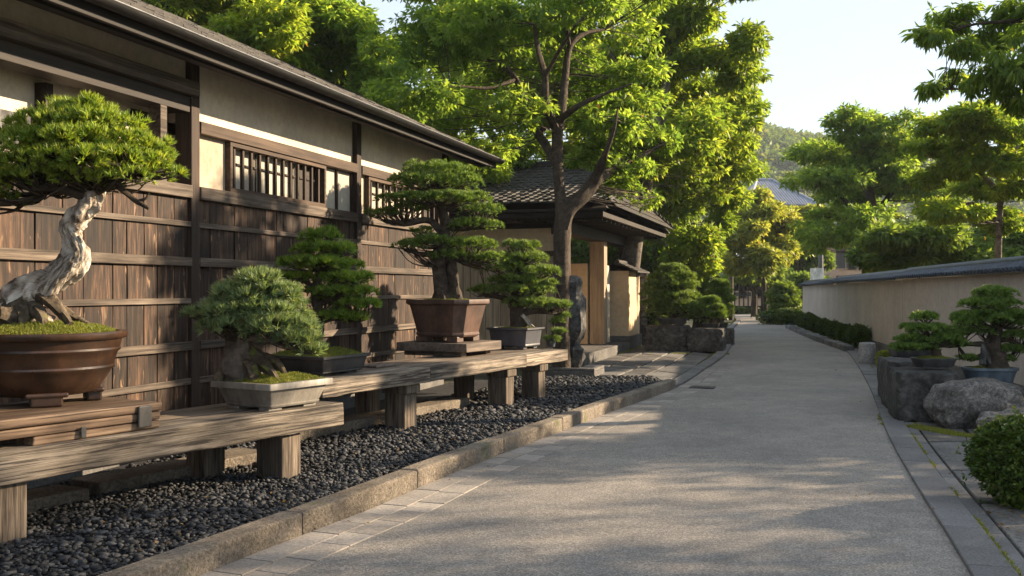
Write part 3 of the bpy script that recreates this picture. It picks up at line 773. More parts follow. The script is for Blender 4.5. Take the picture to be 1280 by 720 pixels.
# ------------------------------------------------------------------ BENCHES
def bench(label, front_a, front_b, ztop, thick, depth, legs, back_legs, joints, caps=False):
    a = np.array(front_a); b = np.array(front_b); d = b-a; L = float(np.linalg.norm(d[:2])); ang = math.atan2(d[0], d[1])
    t = thing('display_bench', (a[0], a[1], 0), label, 'bench', -ang)
    def put(name, mat, bevel, *boxes, jit=0, parent=t):
        mb = MB()
        for q in boxes: mb.box(*q, jit=jit)
        o = mb.build(name, mat, None, bevel=bevel, local=True); o.parent = parent; return o
    e = [0]+joints+[L]
    for i in range(len(e)-1):
        # the beam has a slightly hewn outline: subdivide it lengthwise
        mb = MB(); n = max(4, int((e[i+1]-e[i])/.18)); rings = []
        for k in range(n+1):
            y = e[i]+.003+(e[i+1]-e[i]-.006)*k/n; j = lambda s: random.uniform(-s, s)
            rings.append([(-.34+j(.002), y, ztop-thick+j(.006)), (j(.005), y, ztop-thick+j(.006)), (.004+j(.005), y, ztop-thick*.5), (j(.004), y, ztop+j(.003)), (-.34, y, ztop+j(.003))])
        mb.loft(rings); o = mb.build('front_beam', M['bench'], None, bevel=.008, local=True); o.parent = t
        w_ = (depth-.35)/2
        for r in range(2):
            x1 = -.346-r*(w_+.006)
            put('top_plank', M['benchtop'], .006, (x1-w_, x1, e[i]+.01+random.uniform(0, .03), e[i+1]-.006, ztop-.07, ztop-.004+random.uniform(-.004, .002)))
    for y, w_, dp in legs:
        zt = ztop-thick-.009
        if caps:
            put('leg_cap', M['leg'], .008, (-.05-dp-.03, -.03, y-w_*.5-.02, y+w_*.5+.02, zt-.085, zt)); zt -= .086
        put('leg', M['leg'], .012, (-.06-dp, -.06, y-w_*.5, y+w_*.5, -.03, zt), jit=.006)
    for y, w_ in back_legs:
        put('leg', M['leg'], .012, (-depth+.02, -depth+.22, y-w_*.5, y+w_*.5, -.03, ztop-.17))
        put('cross_beam', M['leg'], .008, (-depth+.0, -.36, y-.06, y+.06, ztop-.168, ztop-.075))
    return t, ang, L
A1, B1 = G(0, 566, .58), G(430, 503, .58); d1 = (B1-A1)/np.linalg.norm(B1-A1); A1s = A1-d1*1.6
def along(A, d, px, off=0):
    """distance along a bench front where a picture column meets it"""
    t = (px-640)/FPX; return (t*A[1]-A[0])/(d[0]-t*d[1])
l1 = [along(A1s, d1, 14), along(A1s, d1, 372)]
b1, ang1, L1 = bench('long weathered plank bench in front carrying the twisted pine and the grey pot', A1s, B1, .58, .175, .80, [(l1[0], .26, .3), (l1[1], .2, .26)], [(l1[0]+.05, .2), (l1[1]-.25, .2)], [])
A2, B2 = G(403, 477, .66), G(710, 437, .655); d2 = (B2-A2)/np.linalg.norm(B2-A2); B2[2] = 0
l2 = [along(A2, d2, p) for p in (520, 643, 683)]
b2, ang2, L2 = bench('second weathered plank bench further along carrying three pots', A2, B2, .66, .145, .92, [(l2[0], .22, .24), (l2[1], .2, .24), (l2[2], .2, .24)], [(.3, .18), (l2[0]+.3, .18), (l2[1]+.2, .18), (l2[2]+.3, .18)], [along(A2, d2, 538), along(A2, d2, 658)], True)
# long low stone slabs lying under the benches
for k, (s0, s1, off, lab) in enumerate(((.6, 2.6, .75, 'long low mossy stone slab lying under the near end of the front bench'), (2.75, 4.3, .85, 'low mossy stone slab lying under the far end of the front bench'))):
    mb = MB(); p = A1s+d1*s0; n_ = np.array((d1[1], -d1[0], 0))
    Ms = Matrix.Translation((p-n_*off)*np.array((1, 1, 0))) @ Matrix.Rotation(-ang1, 4, 'Z')
    mb.box(-.22, .12, 0, s1-s0, 0, .15, Ms, jit=.01); tag(mb.build('stone_slab', M['kerb'], bevel=.015), lab, 'stone slab')
mb = MB(); n_ = np.array((d2[1], -d2[0], 0)); p = A2+d2*.2-n_*.62
Ms = Matrix.Translation((p[0], p[1], 0)) @ Matrix.Rotation(-ang2, 4, 'Z'); mb.box(-.15, .15, 0, 3.2, 0, .17, Ms, jit=.01)
tag(mb.build('stone_slab', M['kerb'], bevel=.015), 'long low stone slab lying under the second bench', 'stone slab')

# ------------------------------------------------------------------ BONSAI
def ring_rect(hw, hd, z, ch=.0, n=3):
    """rounded or chamfered rectangle ring"""
    pts = []
    for sx, sy, a0 in ((1, 1, 0), (-1, 1, 90), (-1, -1, 180), (1, -1, 270)):
        for k in range(n+1):
            a = R(a0+90*k/n); pts.append(((hw-ch)*sx+ch*math.cos(a), (hd-ch)*sy+ch*math.sin(a), z))
    return pts
def rect_pot(t, mat, c, rot, hw, hd, h, prof, ch, n=4, feet=True, smooth=35):
    """prof: [(width factor, z factor)] outside, bottom to rim; hollow top"""
    Mx = Matrix.Translation(c) @ Matrix.Rotation(rot, 4, 'Z'); fh = .12*h if feet else 0
    rings = []
    for f, zf in prof: rings.append([Mx @ Vector(p) for p in ring_rect(hw*f, hd*f, fh+zf*(h-fh), ch*f, n)])
    f = prof[-1][0]; tk = min(.035, hw*.12)
    rings.append([Mx @ Vector(p) for p in ring_rect(hw*f-tk, hd*f-tk, h, max(ch*f-tk*.5, .004), n)])
    rings.append([Mx @ Vector(p) for p in ring_rect(hw*f-tk*1.2, hd*f-tk*1.2, h*.84, max(ch*f-tk*.5, .004), n)])
    mb = MB(); mb.loft(rings); pot = mb.build('pot', mat, t, smooth=smooth)
    if feet:
        f0 = prof[0][0]
        for sx in (-1, 1):
            for sy in (-1, 1):
                mb = MB(); cx, cy = sx*hw*f0*.68, sy*hd*f0*.72
                mb.box(cx-hw*.17, cx+hw*.17, cy-hd*.2, cy+hd*.2, 0, fh+.004, Mx)
                mb.build('foot', mat, t, bevel=.006).parent = t
    return pot
def moss_top(t, c, rot, hw, hd, z, rise=.04, ch=.02, blades=2500, bl=.02, round_=False):
    Mx = Matrix.Translation((c[0], c[1], 0)) @ Matrix.Rotation(rot, 4, 'Z')
    n = 18; V = []; F = []
    for i in range(n+1):
        for j in range(n+1):
            x, y = -1+2*i/n, -1+2*j/n
            if round_:
                r_ = math.hypot(x, y); m_ = max(abs(x), abs(y)); q = m_/(r_+1e-6) if r_ > 1e-6 else 1; X, Y = x*q, y*q
            else: X, Y = x, y
            e = 1-max(abs(x), abs(y))**3
            V.append(Mx @ Vector((X*hw, Y*hd, z+e*rise+.35*rise*mnoise.noise(Vector((X*3+c[0], Y*3, 2)))*e)))
    for i in range(n):
        for j in range(n): F.append((i*(n+1)+j, (i+1)*(n+1)+j, (i+1)*(n+1)+j+1, i*(n+1)+j+1))
    mb = MB(); mb.add(V, F); o = mb.build('moss', M['moss'], t, smooth=60)
    q = np.array([v[:] for v in V]).reshape(n+1, n+1, 3)
    i = rng.integers(1, n, blades); j = rng.integers(1, n, blades); a_, b_ = rng.random((blades, 1))-.5, rng.random((blades, 1))-.5
    p = q[i, j]+(q[i+0, j]-q[i-1, j])*a_+(q[i, j]-q[i, j-1])*b_
    d = unit(rng.normal(size=p.shape)*.5+np.array((0, 0, 1)))
    np_mesh('moss_blades', needles(p, d, bl, .004, 3, .6), 3, M['mossblade'], t, tone=rng.random(len(p)))
    return o
def trunk_px(t, paths, D, mat, name='trunk', lump=.18, n=12, seg=5, twist=.35, root_off=0):
    mb = MB()
    for k, path in enumerate(paths):
        pts = [P(q[0], q[1], D+(q[3] if len(q) > 3 else 0)) for q in path]; rad = [q[2]*D/FPX for q in path]
        P2 = bez([np.r_[p, r] for p, r in zip(pts, rad)], seg)
        mb.tube([p[:3] for p in P2], [max(p[3], .002) for p in P2], n, lump, twist, 3, seed=k+len(path))
    return mb.build(name, mat, t, smooth=60)
def twigs(t, pads, anchor_pts, r0, mat, name='branches', per=2, sag=.12, mb=None):
    A = np.array(anchor_pts); own = mb is None; mb = mb or MB()
    for c, rr in pads:
        zz = c[2]-rr[2]*.7
        dist = np.linalg.norm((A-c)*np.array((1, 1, 1.4)), axis=1)+np.maximum(0, A[:, 2]-zz)*3
        a = A[int(dist.argmin())]; e = c-np.array((0, 0, rr[2]*.35)); m_ = (a+e)*.5+np.array((rng.normal()*.1, rng.normal()*.1, -sag))*np.linalg.norm(e-a)
        pl = bez([a, m_, e], 4); mb.tube(pl, np.linspace(r0, r0*.35, len(pl)), 6, .15, .3)
        for _ in range(per):
            f = e+np.array((rng.normal()*rr[0]*.5, rng.normal()*rr[1]*.5, rr[2]*.2)); mb.tube(bez([m_*.4+e*.6, (e+f)*.5-np.array((0, 0, rr[2]*.15)), f], 3), np.linspace(r0*.45, r0*.15, 7), 5)
    return mb.build(name, mat, t, smooth=60) if own else None
def pine(t, layers, D, n, L, wd, mat, m=6, k=11, spread=.75, zmin=-.3, up=.55, fy=.85):
    pads = []
    for l in layers: pads += layer(l[0], l[1], l[2], l[3], D, m if l[2] > 20 else 4, fy, l[4] if len(l) > 4 else 0)
    p, d = pad_points(pads, n, zmin, .8, .6)
    d = unit(d+np.array((0, 0, up)))
    np_mesh('foliage', needles(p, d, L, wd, k, spread), 3, mat, t, tone=rng.random(len(p)))
    return pads

# 1. the twisted pine at far left on its wooden plinth
D = 6.22
c1 = P(50, 505, D); zst = .58
n1 = np.array((d1[1], -d1[0], 0))
# plinth (stacked boards with an iron cleat)
sA = A1s+d1*along(A1s, d1, 45)-n1*.04; sB = A1s+d1*along(A1s, d1, 208)-n1*.04
pl = thing('plinth', (sA[0], sA[1], .58), 'reddish wooden plinth of stacked boards under the big brown pot', 'plinth', -ang1)
PLL = float(np.linalg.norm(sB-sA))
def pbox(par, name, mat, bevel, *boxes, jit=0):
    mb = MB()
    for q in boxes: mb.box(*q, jit=jit)
    o = mb.build(name, mat, None, bevel=bevel, local=True); o.parent = par; return o
pbox(pl, 'board', M['stand'], .008, (-.66, 0, -.45, PLL, .112, .165), jit=.004)
pbox(pl, 'board', M['stand'], .008, (-.655, -.006, -.44, PLL-.004, .056, .110), jit=.004)
pbox(pl, 'base', M['stand'], .008, (-.64, -.012, .02, PLL-.01, .002, .054), jit=.004)
pbox(pl, 'cleat', M['iron'], .008, (.003, .02, PLL-.19, PLL-.09, .02, .155)); pbox(pl, 'cleat', M['iron'], .004, (.003, .014, .30, .335, .01, .075))
zp = .58+.167
pc = np.array((P(50, 500, D)[0], D, zp))
t1 = thing('bonsai', pc, 'large bright green pine bonsai with twisted pale trunk in round brown pot at left', 'bonsai')
s = D/FPX
zr = P(0, 414, D)[2]
prof = [(.30, .06), (.345, .075), (.40, .16), (.425, .20), (.442, .212), (.446, .222), (.440, .234), (.452, .28), (.464, .312), (.478, .322), (.482, .332), (.476, .344), (.486, .38), (.49, zr-zp-.05), (.515, zr-zp-.042), (.524, zr-zp-.03), (.524, zr-zp-.010), (.514, zr-zp), (.475, zr-zp), (.465, zr-zp-.05), (.1, zr-zp-.06)]
mb = MB(); mb.lathe([(r*.98, z) for r, z in prof], 56, pc); mb.build('pot', M['brownglaze'], t1, smooth=40)
for a in range(4):
    th = a*math.pi/2+.9-.35; mb = MB(); cc = pc+np.array((math.cos(th)*.31, math.sin(th)*.31, 0))
    Mf = Matrix.Translation(cc) @ Matrix.Rotation(th+math.pi/2, 4, 'Z'); mb.box(-.09, .09, -.04, .05, 0, .07, Mf); mb.box(-.12, .12, -.05, .06, .055, .085, Mf)
    mb.build('foot', M['brownglaze'], t1, bevel=.012)
moss_top(t1, pc, 0, .46, .46, zr-.02, .07, blades=9000, bl=.02, round_=True)
tp = [[(24, 405, 36), (26, 382, 25), (46, 360, 18), (74, 347, 14.5), (94, 327, 14.5), (91, 303, 11.5), (90, 284, 12), (104, 264, 12.5), (118, 247, 11), (122, 232, 7)],
      [(50, 372, 10, -.05), (64, 358, 10, -.07), (86, 332, 9, -.07), (100, 316, 6.5, -.07), (96, 296, 5, -.06)],
      [(92, 290, 6, .04), (84, 316, 7, .05), (70, 336, 8, .05), (46, 352, 9, .06)]]
trunk_px(t1, tp, D, M['deadwood'], lump=.26, n=56, seg=16, twist=.1)
tp = [[(40, 362, 12), (62, 375, 9, -.08), (78, 392, 6, -.12), (88, 405, 4, -.15)], [(30, 375, 11), (30, 392, 8, -.14), (28, 408, 6, -.2)], [(15, 375, 14), (2, 392, 10, -.1), (-12, 408, 7, -.12)],
      [(45, 370, 9), (75, 385, 6, .08), (100, 400, 4, .1), (112, 406, 3, .12)], [(8, 372, 14), (-15, 390, 10), (-35, 408, 6)], [(25, 380, 16), (12, 395, 14, -.15), (6, 406, 10, -.2)], [(35, 378, 10), (50, 394, 8, -.16), (54, 410, 5, -.22)]]
trunk_px(t1, tp, D, M['root'], 'roots', .25, 10, 5)
tp = [[(120, 240, 8), (95, 238, 6), (60, 240, 5), (28, 252, 3)], [(110, 245, 7), (70, 236, 5, -.1), (40, 235, 3, -.2)], [(120, 238, 8), (140, 228, 6, -.1), (170, 216, 4, -.15), (205, 214, 2, -.1)],
      [(148, 232, 4, -.12), (158, 242, 3.4, -.14), (172, 252, 3, -.14), (186, 261, 2, -.14)], [(170, 252, 2, -.14), (182, 248, 1.6, -.14), (186, 240, 1, -.14)], [(120, 236, 8), (115, 205, 6), (105, 170, 4), (100, 140, 2)],
      [(118, 225, 6), (140, 200, 4, .15), (170, 185, 2, .25)], [(115, 220, 6), (80, 200, 4, .15), (50, 185, 2, .2)], [(40, 243, 3), (20, 262, 2), (-5, 268, 1)]]
trunk_px(t1, tp, D, M['bark'], 'branches', .2, 9, 5)
pads = pine(t1, [(102, 142, 50, 20), (100, 162, 82, 22), (108, 187, 108, 22), (100, 210, 118, 20), (62, 228, 92, 17), (-8, 250, 34, 11, -.1), (196, 214, 30, 13, -.05), (150, 222, 40, 12, -.2)], D, 6200, .056, .0125, M['fine_pine'], 7, 12, .8)
twigs(t1, pads, [P(120, 235, D), P(112, 200, D), P(103, 165, D), P(60, 240, D), P(170, 216, D-.1)], .009, M['bark'])

# 2. blue-green pine in the grey tray
D = 7.35
pot_base = np.array((G(326, 510, .58)[0], G(326, 510, .58)[1], .58))
fr = G(338, 515, .58)
hw2, hd2 = .30, .335
cc = fr+np.array((-math.cos(-ang1)*hw2*.78+math.sin(ang1)*hd2*.78, math.sin(ang1)*hw2*.78+math.cos(ang1)*hd2*.78, 0)); cc[2] = .577
t2 = thing('bonsai', cc, 'blue green pine bonsai with a broad low dome in a grey rectangular tray', 'bonsai')
rect_pot(t2, M['greyglaze'], cc, -ang1, hw2, hd2, .205, [(.74, 0), (.77, .06), (.775, .1), (.76, .12), (.83, .45), (.885, .72), (.90, .735), (1.0, .755), (1.0, .79), (1.0, .97), (.99, 1)], .018)
moss_top(t2, cc, -ang1, hw2*.9, hd2*.9, .577+.185, .055, blades=4500, bl=.018)
D = float(cc[1]); print('D2', D)
dx = 0
trunk_px(t2, [[(300, 476, 28), (301, 462, 23), (299, 446, 18), (302, 425, 14), (312, 400, 10), (320, 372, 6), (322, 352, 3)], [(305, 425, 8), (285, 412, 6), (262, 402, 4), (245, 396, 2)], [(306, 420, 7), (340, 425, 5, -.1), (370, 435, 3, -.1)]], D, M['barkgrey'], lump=.22, n=14)
trunk_px(t2, [[(312, 440, 9), (325, 452, 8, -.08), (338, 464, 6, -.14), (347, 477, 4, -.2)], [(308, 446, 9), (315, 460, 8, -.12), (318, 478, 6, -.2)], [(290, 450, 9), (280, 465, 7, -.08), (270, 478, 5, -.12)], [(318, 440, 6), (345, 452, 5, 0), (358, 470, 3, .02)]], D, M['root'], 'roots', .25, 9)
pads = pine(t2, [(322, 352, 34, 14), (320, 370, 54, 15), (318, 388, 68, 15), (258, 394, 26, 9, -.05), (328, 408, 76, 15), (288, 408, 38, 9, -.1), (360, 424, 42, 11, -.05), (386, 438, 22, 8)], D, 4000, .068, .0098, M['blue_pine'], 6, 13, .8)
twigs(t2, pads, [P(303, 425, D), P(312, 400, D), P(320, 372, D), P(262, 402, D), P(370, 435, D-.1)], .009, M['bark'])

# 3. lime green pine in the black tray
fr = G(403, 471, .66); hw3, hd3 = .36, .37
ang3 = ang2
cc = fr+np.array((-math.cos(ang3)*hw3*.8+math.sin(ang3)*hd3*.8, math.sin(ang3)*hw3*.8+math.cos(ang3)*hd3*.8, 0)); cc[2] = .657
D = float(cc[1]); print('D3', D)
t3 = thing('bonsai', cc, 'lime green layered pine bonsai in a shallow black tray against the boarded wall', 'bonsai')
rect_pot(t3, M['blackglaze'], cc, -ang3, hw3, hd3, .185, [(.78, 0), (.84, .06), (.84, .14), (.86, .2), (.92, .8), (.97, .82), (1.0, .86), (1.0, 1)], .015)
moss_top(t3, cc, -ang3, hw3*.9, hd3*.9, .657+.165, .07, blades=4500, bl=.02)
trunk_px(t3, [[(393, 442, 12), (396, 425, 8), (398, 395, 6.5), (394, 365, 6), (400, 335, 4.5), (402, 305, 2)], [(396, 405, 3.5), (420, 398, 3), (450, 402, 1.5)], [(396, 380, 3.5), (425, 372, 3), (455, 378, 1.5)], [(396, 360, 3), (375, 350, 2.5), (355, 348, 1.5)]], D, M['bark'], lump=.2)
pads = pine(t3, [(402, 297, 25, 11), (405, 314, 40, 10), (402, 332, 52, 10), (370, 349, 25, 8), (430, 350, 38, 9), (426, 367, 44, 8), (447, 381, 30, 8), (428, 397, 32, 7), (402, 378, 18, 7, .1)], D, 3800, .06, .011, M['lime_pine'], 6, 12, .75)
twigs(t3, pads, [P(397, 395, D), P(394, 365, D), P(400, 335, D), P(401, 312, D), P(450, 402, D)], .008, M['bark'])

# 4. large layered pine in the flared red-brown pot on a grey plinth
n2 = np.array((d2[1], -d2[0], 0))
fr = G(583, 447, .66); 
pl2 = thing('plinth', (fr[0], fr[1], .66), 'weathered grey wooden plinth under the flared reddish brown pot', 'plinth', -ang2)
pbox(pl2, 'board', M['stand2'], .008, (-.98, 0, 0, .88, .055, .16), jit=.006)
pbox(pl2, 'skid', M['stand2'], .006, (-.9, -.1, .06, .18, .002, .054), (-.9, -.1, .66, .78, .002, .054))
hw4, hd4 = .44, .38
cc = np.array((fr[0], fr[1], .66+.162))+n2*(-.50)+d2*.42; cc[2] = .822
D = float(cc[1]); print('D4', D)
t4 = thing('bonsai', cc, 'tall dark green layered bonsai in a flared reddish brown pot at the middle bench', 'bonsai')
hp = P(0, 374, D)[2]-cc[2]
rect_pot(t4, M['redclay'], cc, -ang2, hw4, hd4, hp, [(.72, 0), (.76, .05), (.76, .1), (.74, .12), (.82, .45), (.90, .78), (.92, .84), (1.0, .88), (1.01, .92), (1.0, 1)], .13, 1, True, 25)
moss_top(t4, cc, -ang2, hw4*.86, hd4*.86, cc[2]+hp-.05, .05, blades=2500, bl=.018)
trunk_px(t4, [[(553, 376, 15), (552, 362, 10), (549, 335, 8.5), (552, 305, 8), (556, 280, 7), (550, 255, 5), (546, 225, 2)], [(568, 376, 12), (567, 360, 8), (564, 335, 7), (560, 310, 6), (556, 290, 5)], [(552, 290, 5), (535, 275, 4, -.1), (505, 280, 3, -.1), (480, 275, 2)],
              [(556, 282, 5), (580, 285, 4), (605, 280, 2)], [(550, 262, 4), (575, 262, 3), (600, 268, 2)], [(550, 315, 4), (530, 318, 3), (505, 312, 2)], [(562, 320, 4), (585, 330, 3), (605, 335, 2)]], D, M['bark'], lump=.2, n=12)
pads = pine(t4, [(545, 214, 46, 14), (545, 230, 66, 13), (536, 250, 66, 9, -.05), (560, 250, 60, 9, .1), (480, 268, 24, 6), (510, 262, 26, 7), (602, 266, 28, 11), (590, 283, 40, 8), (528, 290, 18, 6, .1), (512, 308, 20, 7), (545, 306, 46, 11), (588, 308, 38, 10), (604, 324, 30, 9), (560, 322, 30, 9)], D, 8200, .052, .0115, M['deep_pine'], 6, 11, .75)
twigs(t4, pads, [P(549, 335, D), P(552, 305, D), P(556, 280, D), P(550, 255, D), P(547, 232, D), P(505, 280, D-.1), P(605, 280, D), P(585, 330, D)], .01, M['bark'])

# 5. smaller pine in the square dark pot
fr = G(657, 437, .66); hw5 = .31; hd5 = .27
cc = fr+np.array((-math.cos(ang2)*hw5*.85+math.sin(ang2)*hd5*.85, math.sin(ang2)*hw5*.85+math.cos(ang2)*hd5*.85, 0)); cc[2] = .657
D = float(cc[1]); print('D5', D)
t5 = thing('bonsai', cc, 'small spreading green pine bonsai in a square dark slate pot near the bench end', 'bonsai')
hp = P(0, 409, D)[2]-.657
rect_pot(t5, M['navyclay'], cc, -ang2, hw5, hd5, hp, [(.8, 0), (.84, .05), (.84, .12), (.83, .14), (.9, .85), (.94, .87), (1.0, .9), (1.0, 1)], .012)
moss_top(t5, cc, -ang2, hw5*.88, hd5*.88, .657+hp-.03, .035, blades=1500, bl=.016)
trunk_px(t5, [[(648, 410, 12), (647, 395, 9), (645, 375, 7), (650, 350, 5), (654, 325, 3)], [(646, 380, 4), (628, 372, 3), (605, 370, 2)], [(648, 392, 5), (672, 388, 4), (700, 392, 2)], [(650, 350, 3), (672, 350, 2), (690, 352, 1)]], D, M['bark'], lump=.2)
trunk_px(t5, [[(648, 390, 3), (656, 398, 2.5, -.1), (662, 408, 1.5, -.15)], [(650, 388, 3), (660, 402, 2, -.05), (668, 409, 1, -.06)]], D, M['deadwood'], 'deadwood', .2)
pads = pine(t5, [(652, 309, 22, 8), (655, 323, 32, 8), (625, 335, 34, 8), (668, 340, 32, 8), (645, 352, 36, 7), (612, 364, 26, 7), (655, 364, 38, 7), (682, 356, 20, 7), (692, 383, 24, 6), (662, 380, 34, 7)], D, 4600, .066, .012, M['mid_pine'], 6, 11, .8)
twigs(t5, pads, [P(647, 395, D), P(645, 375, D), P(650, 350, D), P(653, 330, D), P(605, 370, D), P(700, 392, D)], .009, M['bark'])
# little potted cutting at the bench end
cp = G(689, 433, .66); cp[2] = .655; D = float(cp[1]); tq = thing('potted_sprig', cp, 'tiny drooping seedling in a little dark pot at the far end of the second bench', 'potted plant')
mb = MB(); mb.lathe([(.05, 0), (.07, .1), (.08, .13), (.07, .13), (.06, .11)], 16, cp); mb.build('pot', M['navyclay'], tq, smooth=40)
trunk_px(tq, [[(688, 428, 1.5), (692, 412, 1.2), (690, 398, .8)]], D, M['bark'])
pads = pine(tq, [(697, 402, 10, 3), (700, 415, 10, 3), (690, 425, 12, 3), (705, 395, 8, 3)], D, 420, .07, .007, M['mid_pine'], 3, 10, .9)
# flat dark tray lying on the second bench
mb = MB(); p = G(470, 460, .66); Mx = Matrix.Translation((p[0], p[1]+.1, .657)) @ Matrix.Rotation(-ang2, 4, 'Z'); mb.box(-.24, .02, -.05, .42, .0, .02, Mx)
tag(mb.build('wooden_tray', M['stand2'], bevel=.004), 'flat thin wooden board lying on the second bench beside the black tray', 'board')

# ---- right-hand side: stone blocks, bonsai, boulder
def stone_block(label, c, hw, hd, h, rot, mat='block', seed=1, name='stone_block', cat='stone block'):
    mb = rock((0, 0, h*.5), (hw, hd, h*.5), seed, 4, .045, 1.8, -.98, .95)
    Mx = Matrix.Translation((c[0], c[1], 0)) @ Matrix.Rotation(rot, 4, 'Z'); mb.V = [tuple(Mx @ Vector(v)) for v in mb.V]
    return tag(mb.build(name, M[mat], smooth=50), label, cat)
RT = -math.atan(.25)
cb = G(1170, 530)+np.array((.02, .38, 0))
stone_block('dark mossy stone block nearest the boulder with a bonsai tray on top', cb, .34, .42, .56, RT, seed=3)
stone_block('dark upright stone block behind the nearest block at right, lower and further from the boulder', cb+np.array((.24, .98, 0)), .3, .4, .6, RT, seed=5)
stone_block('narrow dark stone block at the far end of the row, carrying the dark trough', cb+np.array((.58, 1.9, 0)), .34, .4, .55, RT, seed=8)
cB = P(1236, 485, 11.2); cB[2] = 0
stone_block('low broad stone under the blue glazed pot, behind the boulder', cB, .52, .42, .33, RT, seed=11)
# bonsai A
D = float(cb[1]); cA = np.array((P(1166, 467, D)[0], D-.02, .585))
tA = thing('bonsai', cA, 'small layered bonsai with curved trunk in a shallow dark oval tray on stone', 'bonsai')
rect_pot(tA, M['blackglaze'], cA, 0, .23, .16, .105, [(.78, 0), (.86, .2), (.96, .85), (1.0, .88), (1.0, 1)], .09, 5)
moss_top(tA, cA, 0, .19, .13, cA[2]+.09, .03, blades=1000, bl=.014)
trunk_px(tA, [[(1170, 458, 8), (1171, 446, 5.5), (1166, 434, 5), (1159, 422, 3.5), (1157, 405, 2)], [(1166, 434, 2), (1148, 430, 1.6), (1130, 434, 1)], [(1164, 430, 2), (1182, 426, 1.6)]], D, M['bark'], lump=.2)
pads = pine(tA, [(1156, 397, 18, 6), (1153, 412, 28, 6), (1138, 424, 20, 5), (1140, 435, 28, 5), (1178, 424, 22, 6), (1160, 426, 20, 5)], D, 2600, .052, .011, M['deep_pine'], 5, 11, .8)
twigs(tA, pads, [P(1166, 434, D), P(1159, 422, D), P(1157, 405, D), P(1130, 434, D)], .007, M['bark'])
# bonsai B
D = 11.2; cBb = np.array((P(1237, 486, D)[0], D, .335))
tB = thing('bonsai', cBb, 'bushy dark green bonsai with grey deadwood in a blue glazed oval pot behind the boulder', 'bonsai')
rect_pot(tB, M['blueglaze'], cBb, 0, .29, .2, P(0, 459, D)[2]-.335, [(.7, 0), (.78, .1), (.92, .7), (.96, .85), (1.03, .87), (1.03, 1)], .17, 7)
moss_top(tB, cBb, 0, .24, .16, P(0, 459, D)[2]-.03, .04, blades=1000, bl=.016)
trunk_px(tB, [[(1243, 462, 17), (1244, 448, 12), (1242, 430, 9), (1246, 408, 6.5), (1243, 385, 4), (1244, 370, 2)], [(1243, 432, 4), (1222, 430, 3), (1198, 432, 1.5)], [(1244, 425, 4), (1262, 425, 3), (1276, 432, 1.5)], [(1243, 440, 5), (1222, 446, 3), (1208, 448, 2)]], D, M['bark'], lump=.22)
trunk_px(tB, [[(1228, 430, 1.5, -.1), (1230, 442, 4, -.13), (1228, 456, 4, -.16)], [(1231, 440, 3, -.12), (1238, 455, 2, -.15)]], D, M['statue'], 'deadwood', .3)
pads = pine(tB, [(1243, 368, 26, 8), (1236, 380, 38, 9), (1238, 396, 46, 9), (1212, 404, 24, 8), (1192, 416, 22, 8), (1190, 430, 22, 7), (1268, 404, 26, 8), (1272, 420, 22, 7), (1268, 438, 20, 6), (1256, 450, 14, 5), (1210, 449, 14, 5), (1225, 415, 20, 7)], D, 5200, .052, .011, M['deep_pine'], 5, 11, .85)
twigs(tB, pads, [P(1242, 430, D), P(1246, 408, D), P(1243, 385, D), P(1198, 432, D), P(1276, 432, D)], .008, M['bark'])
# bonsai C, in a trough behind
D = float(cb[1]+1.9); cC = np.array((P(1143, 465, D)[0], D, .56))
tC = thing('bonsai', cC, 'tiny bonsai with thin grey trunk in a dark trough on the farthest block', 'bonsai')
rect_pot(tC, M['blackglaze'], cC, 0, .3, .16, .12, [(.9, 0), (.94, .2), (.97, .85), (1.0, .88), (1.0, 1)], .02)
moss_top(tC, cC, 0, .27, .13, cC[2]+.1, .03, blades=800, bl=.014)
trunk_px(tC, [[(1138, 455, 3), (1137, 444, 2), (1138, 430, 1)]], D, M['barkgrey'])
pads = pine(tC, [(1132, 438, 14, 4), (1140, 428, 14, 4)], D, 700, .055, .006, M['mid_pine'], 4)
# boulder(s)
bc = G(1226, 541)
tag(rock((bc[0]+.14, bc[1]+.40, .22), (.50, .38, .29), 4, 5, .16, 1.3, -.75, .25).build('boulder', M['boulder'], smooth=70), 'big rounded grey boulder lying on flagstones at right', 'boulder')
bc2 = G(1268, 547)
tag(rock((bc2[0]+.1, bc2[1]+.15, .1), (.34, .22, .16), 9, 4, .22, 1.6, -.7, .2).build('boulder', M['boulder'], smooth=70), 'small flat grey rock in front of the big boulder', 'rock')
bc3 = P(1270, 500, 10.9)
tag(rock((bc3[0]+.25, bc3[1], .16), (.45, .3, .22), 15, 4, .2, 1.4, -.7, .4).build('boulder', M['block'], smooth=70), 'low dark stone beside the blue pot at the picture edge', 'rock')

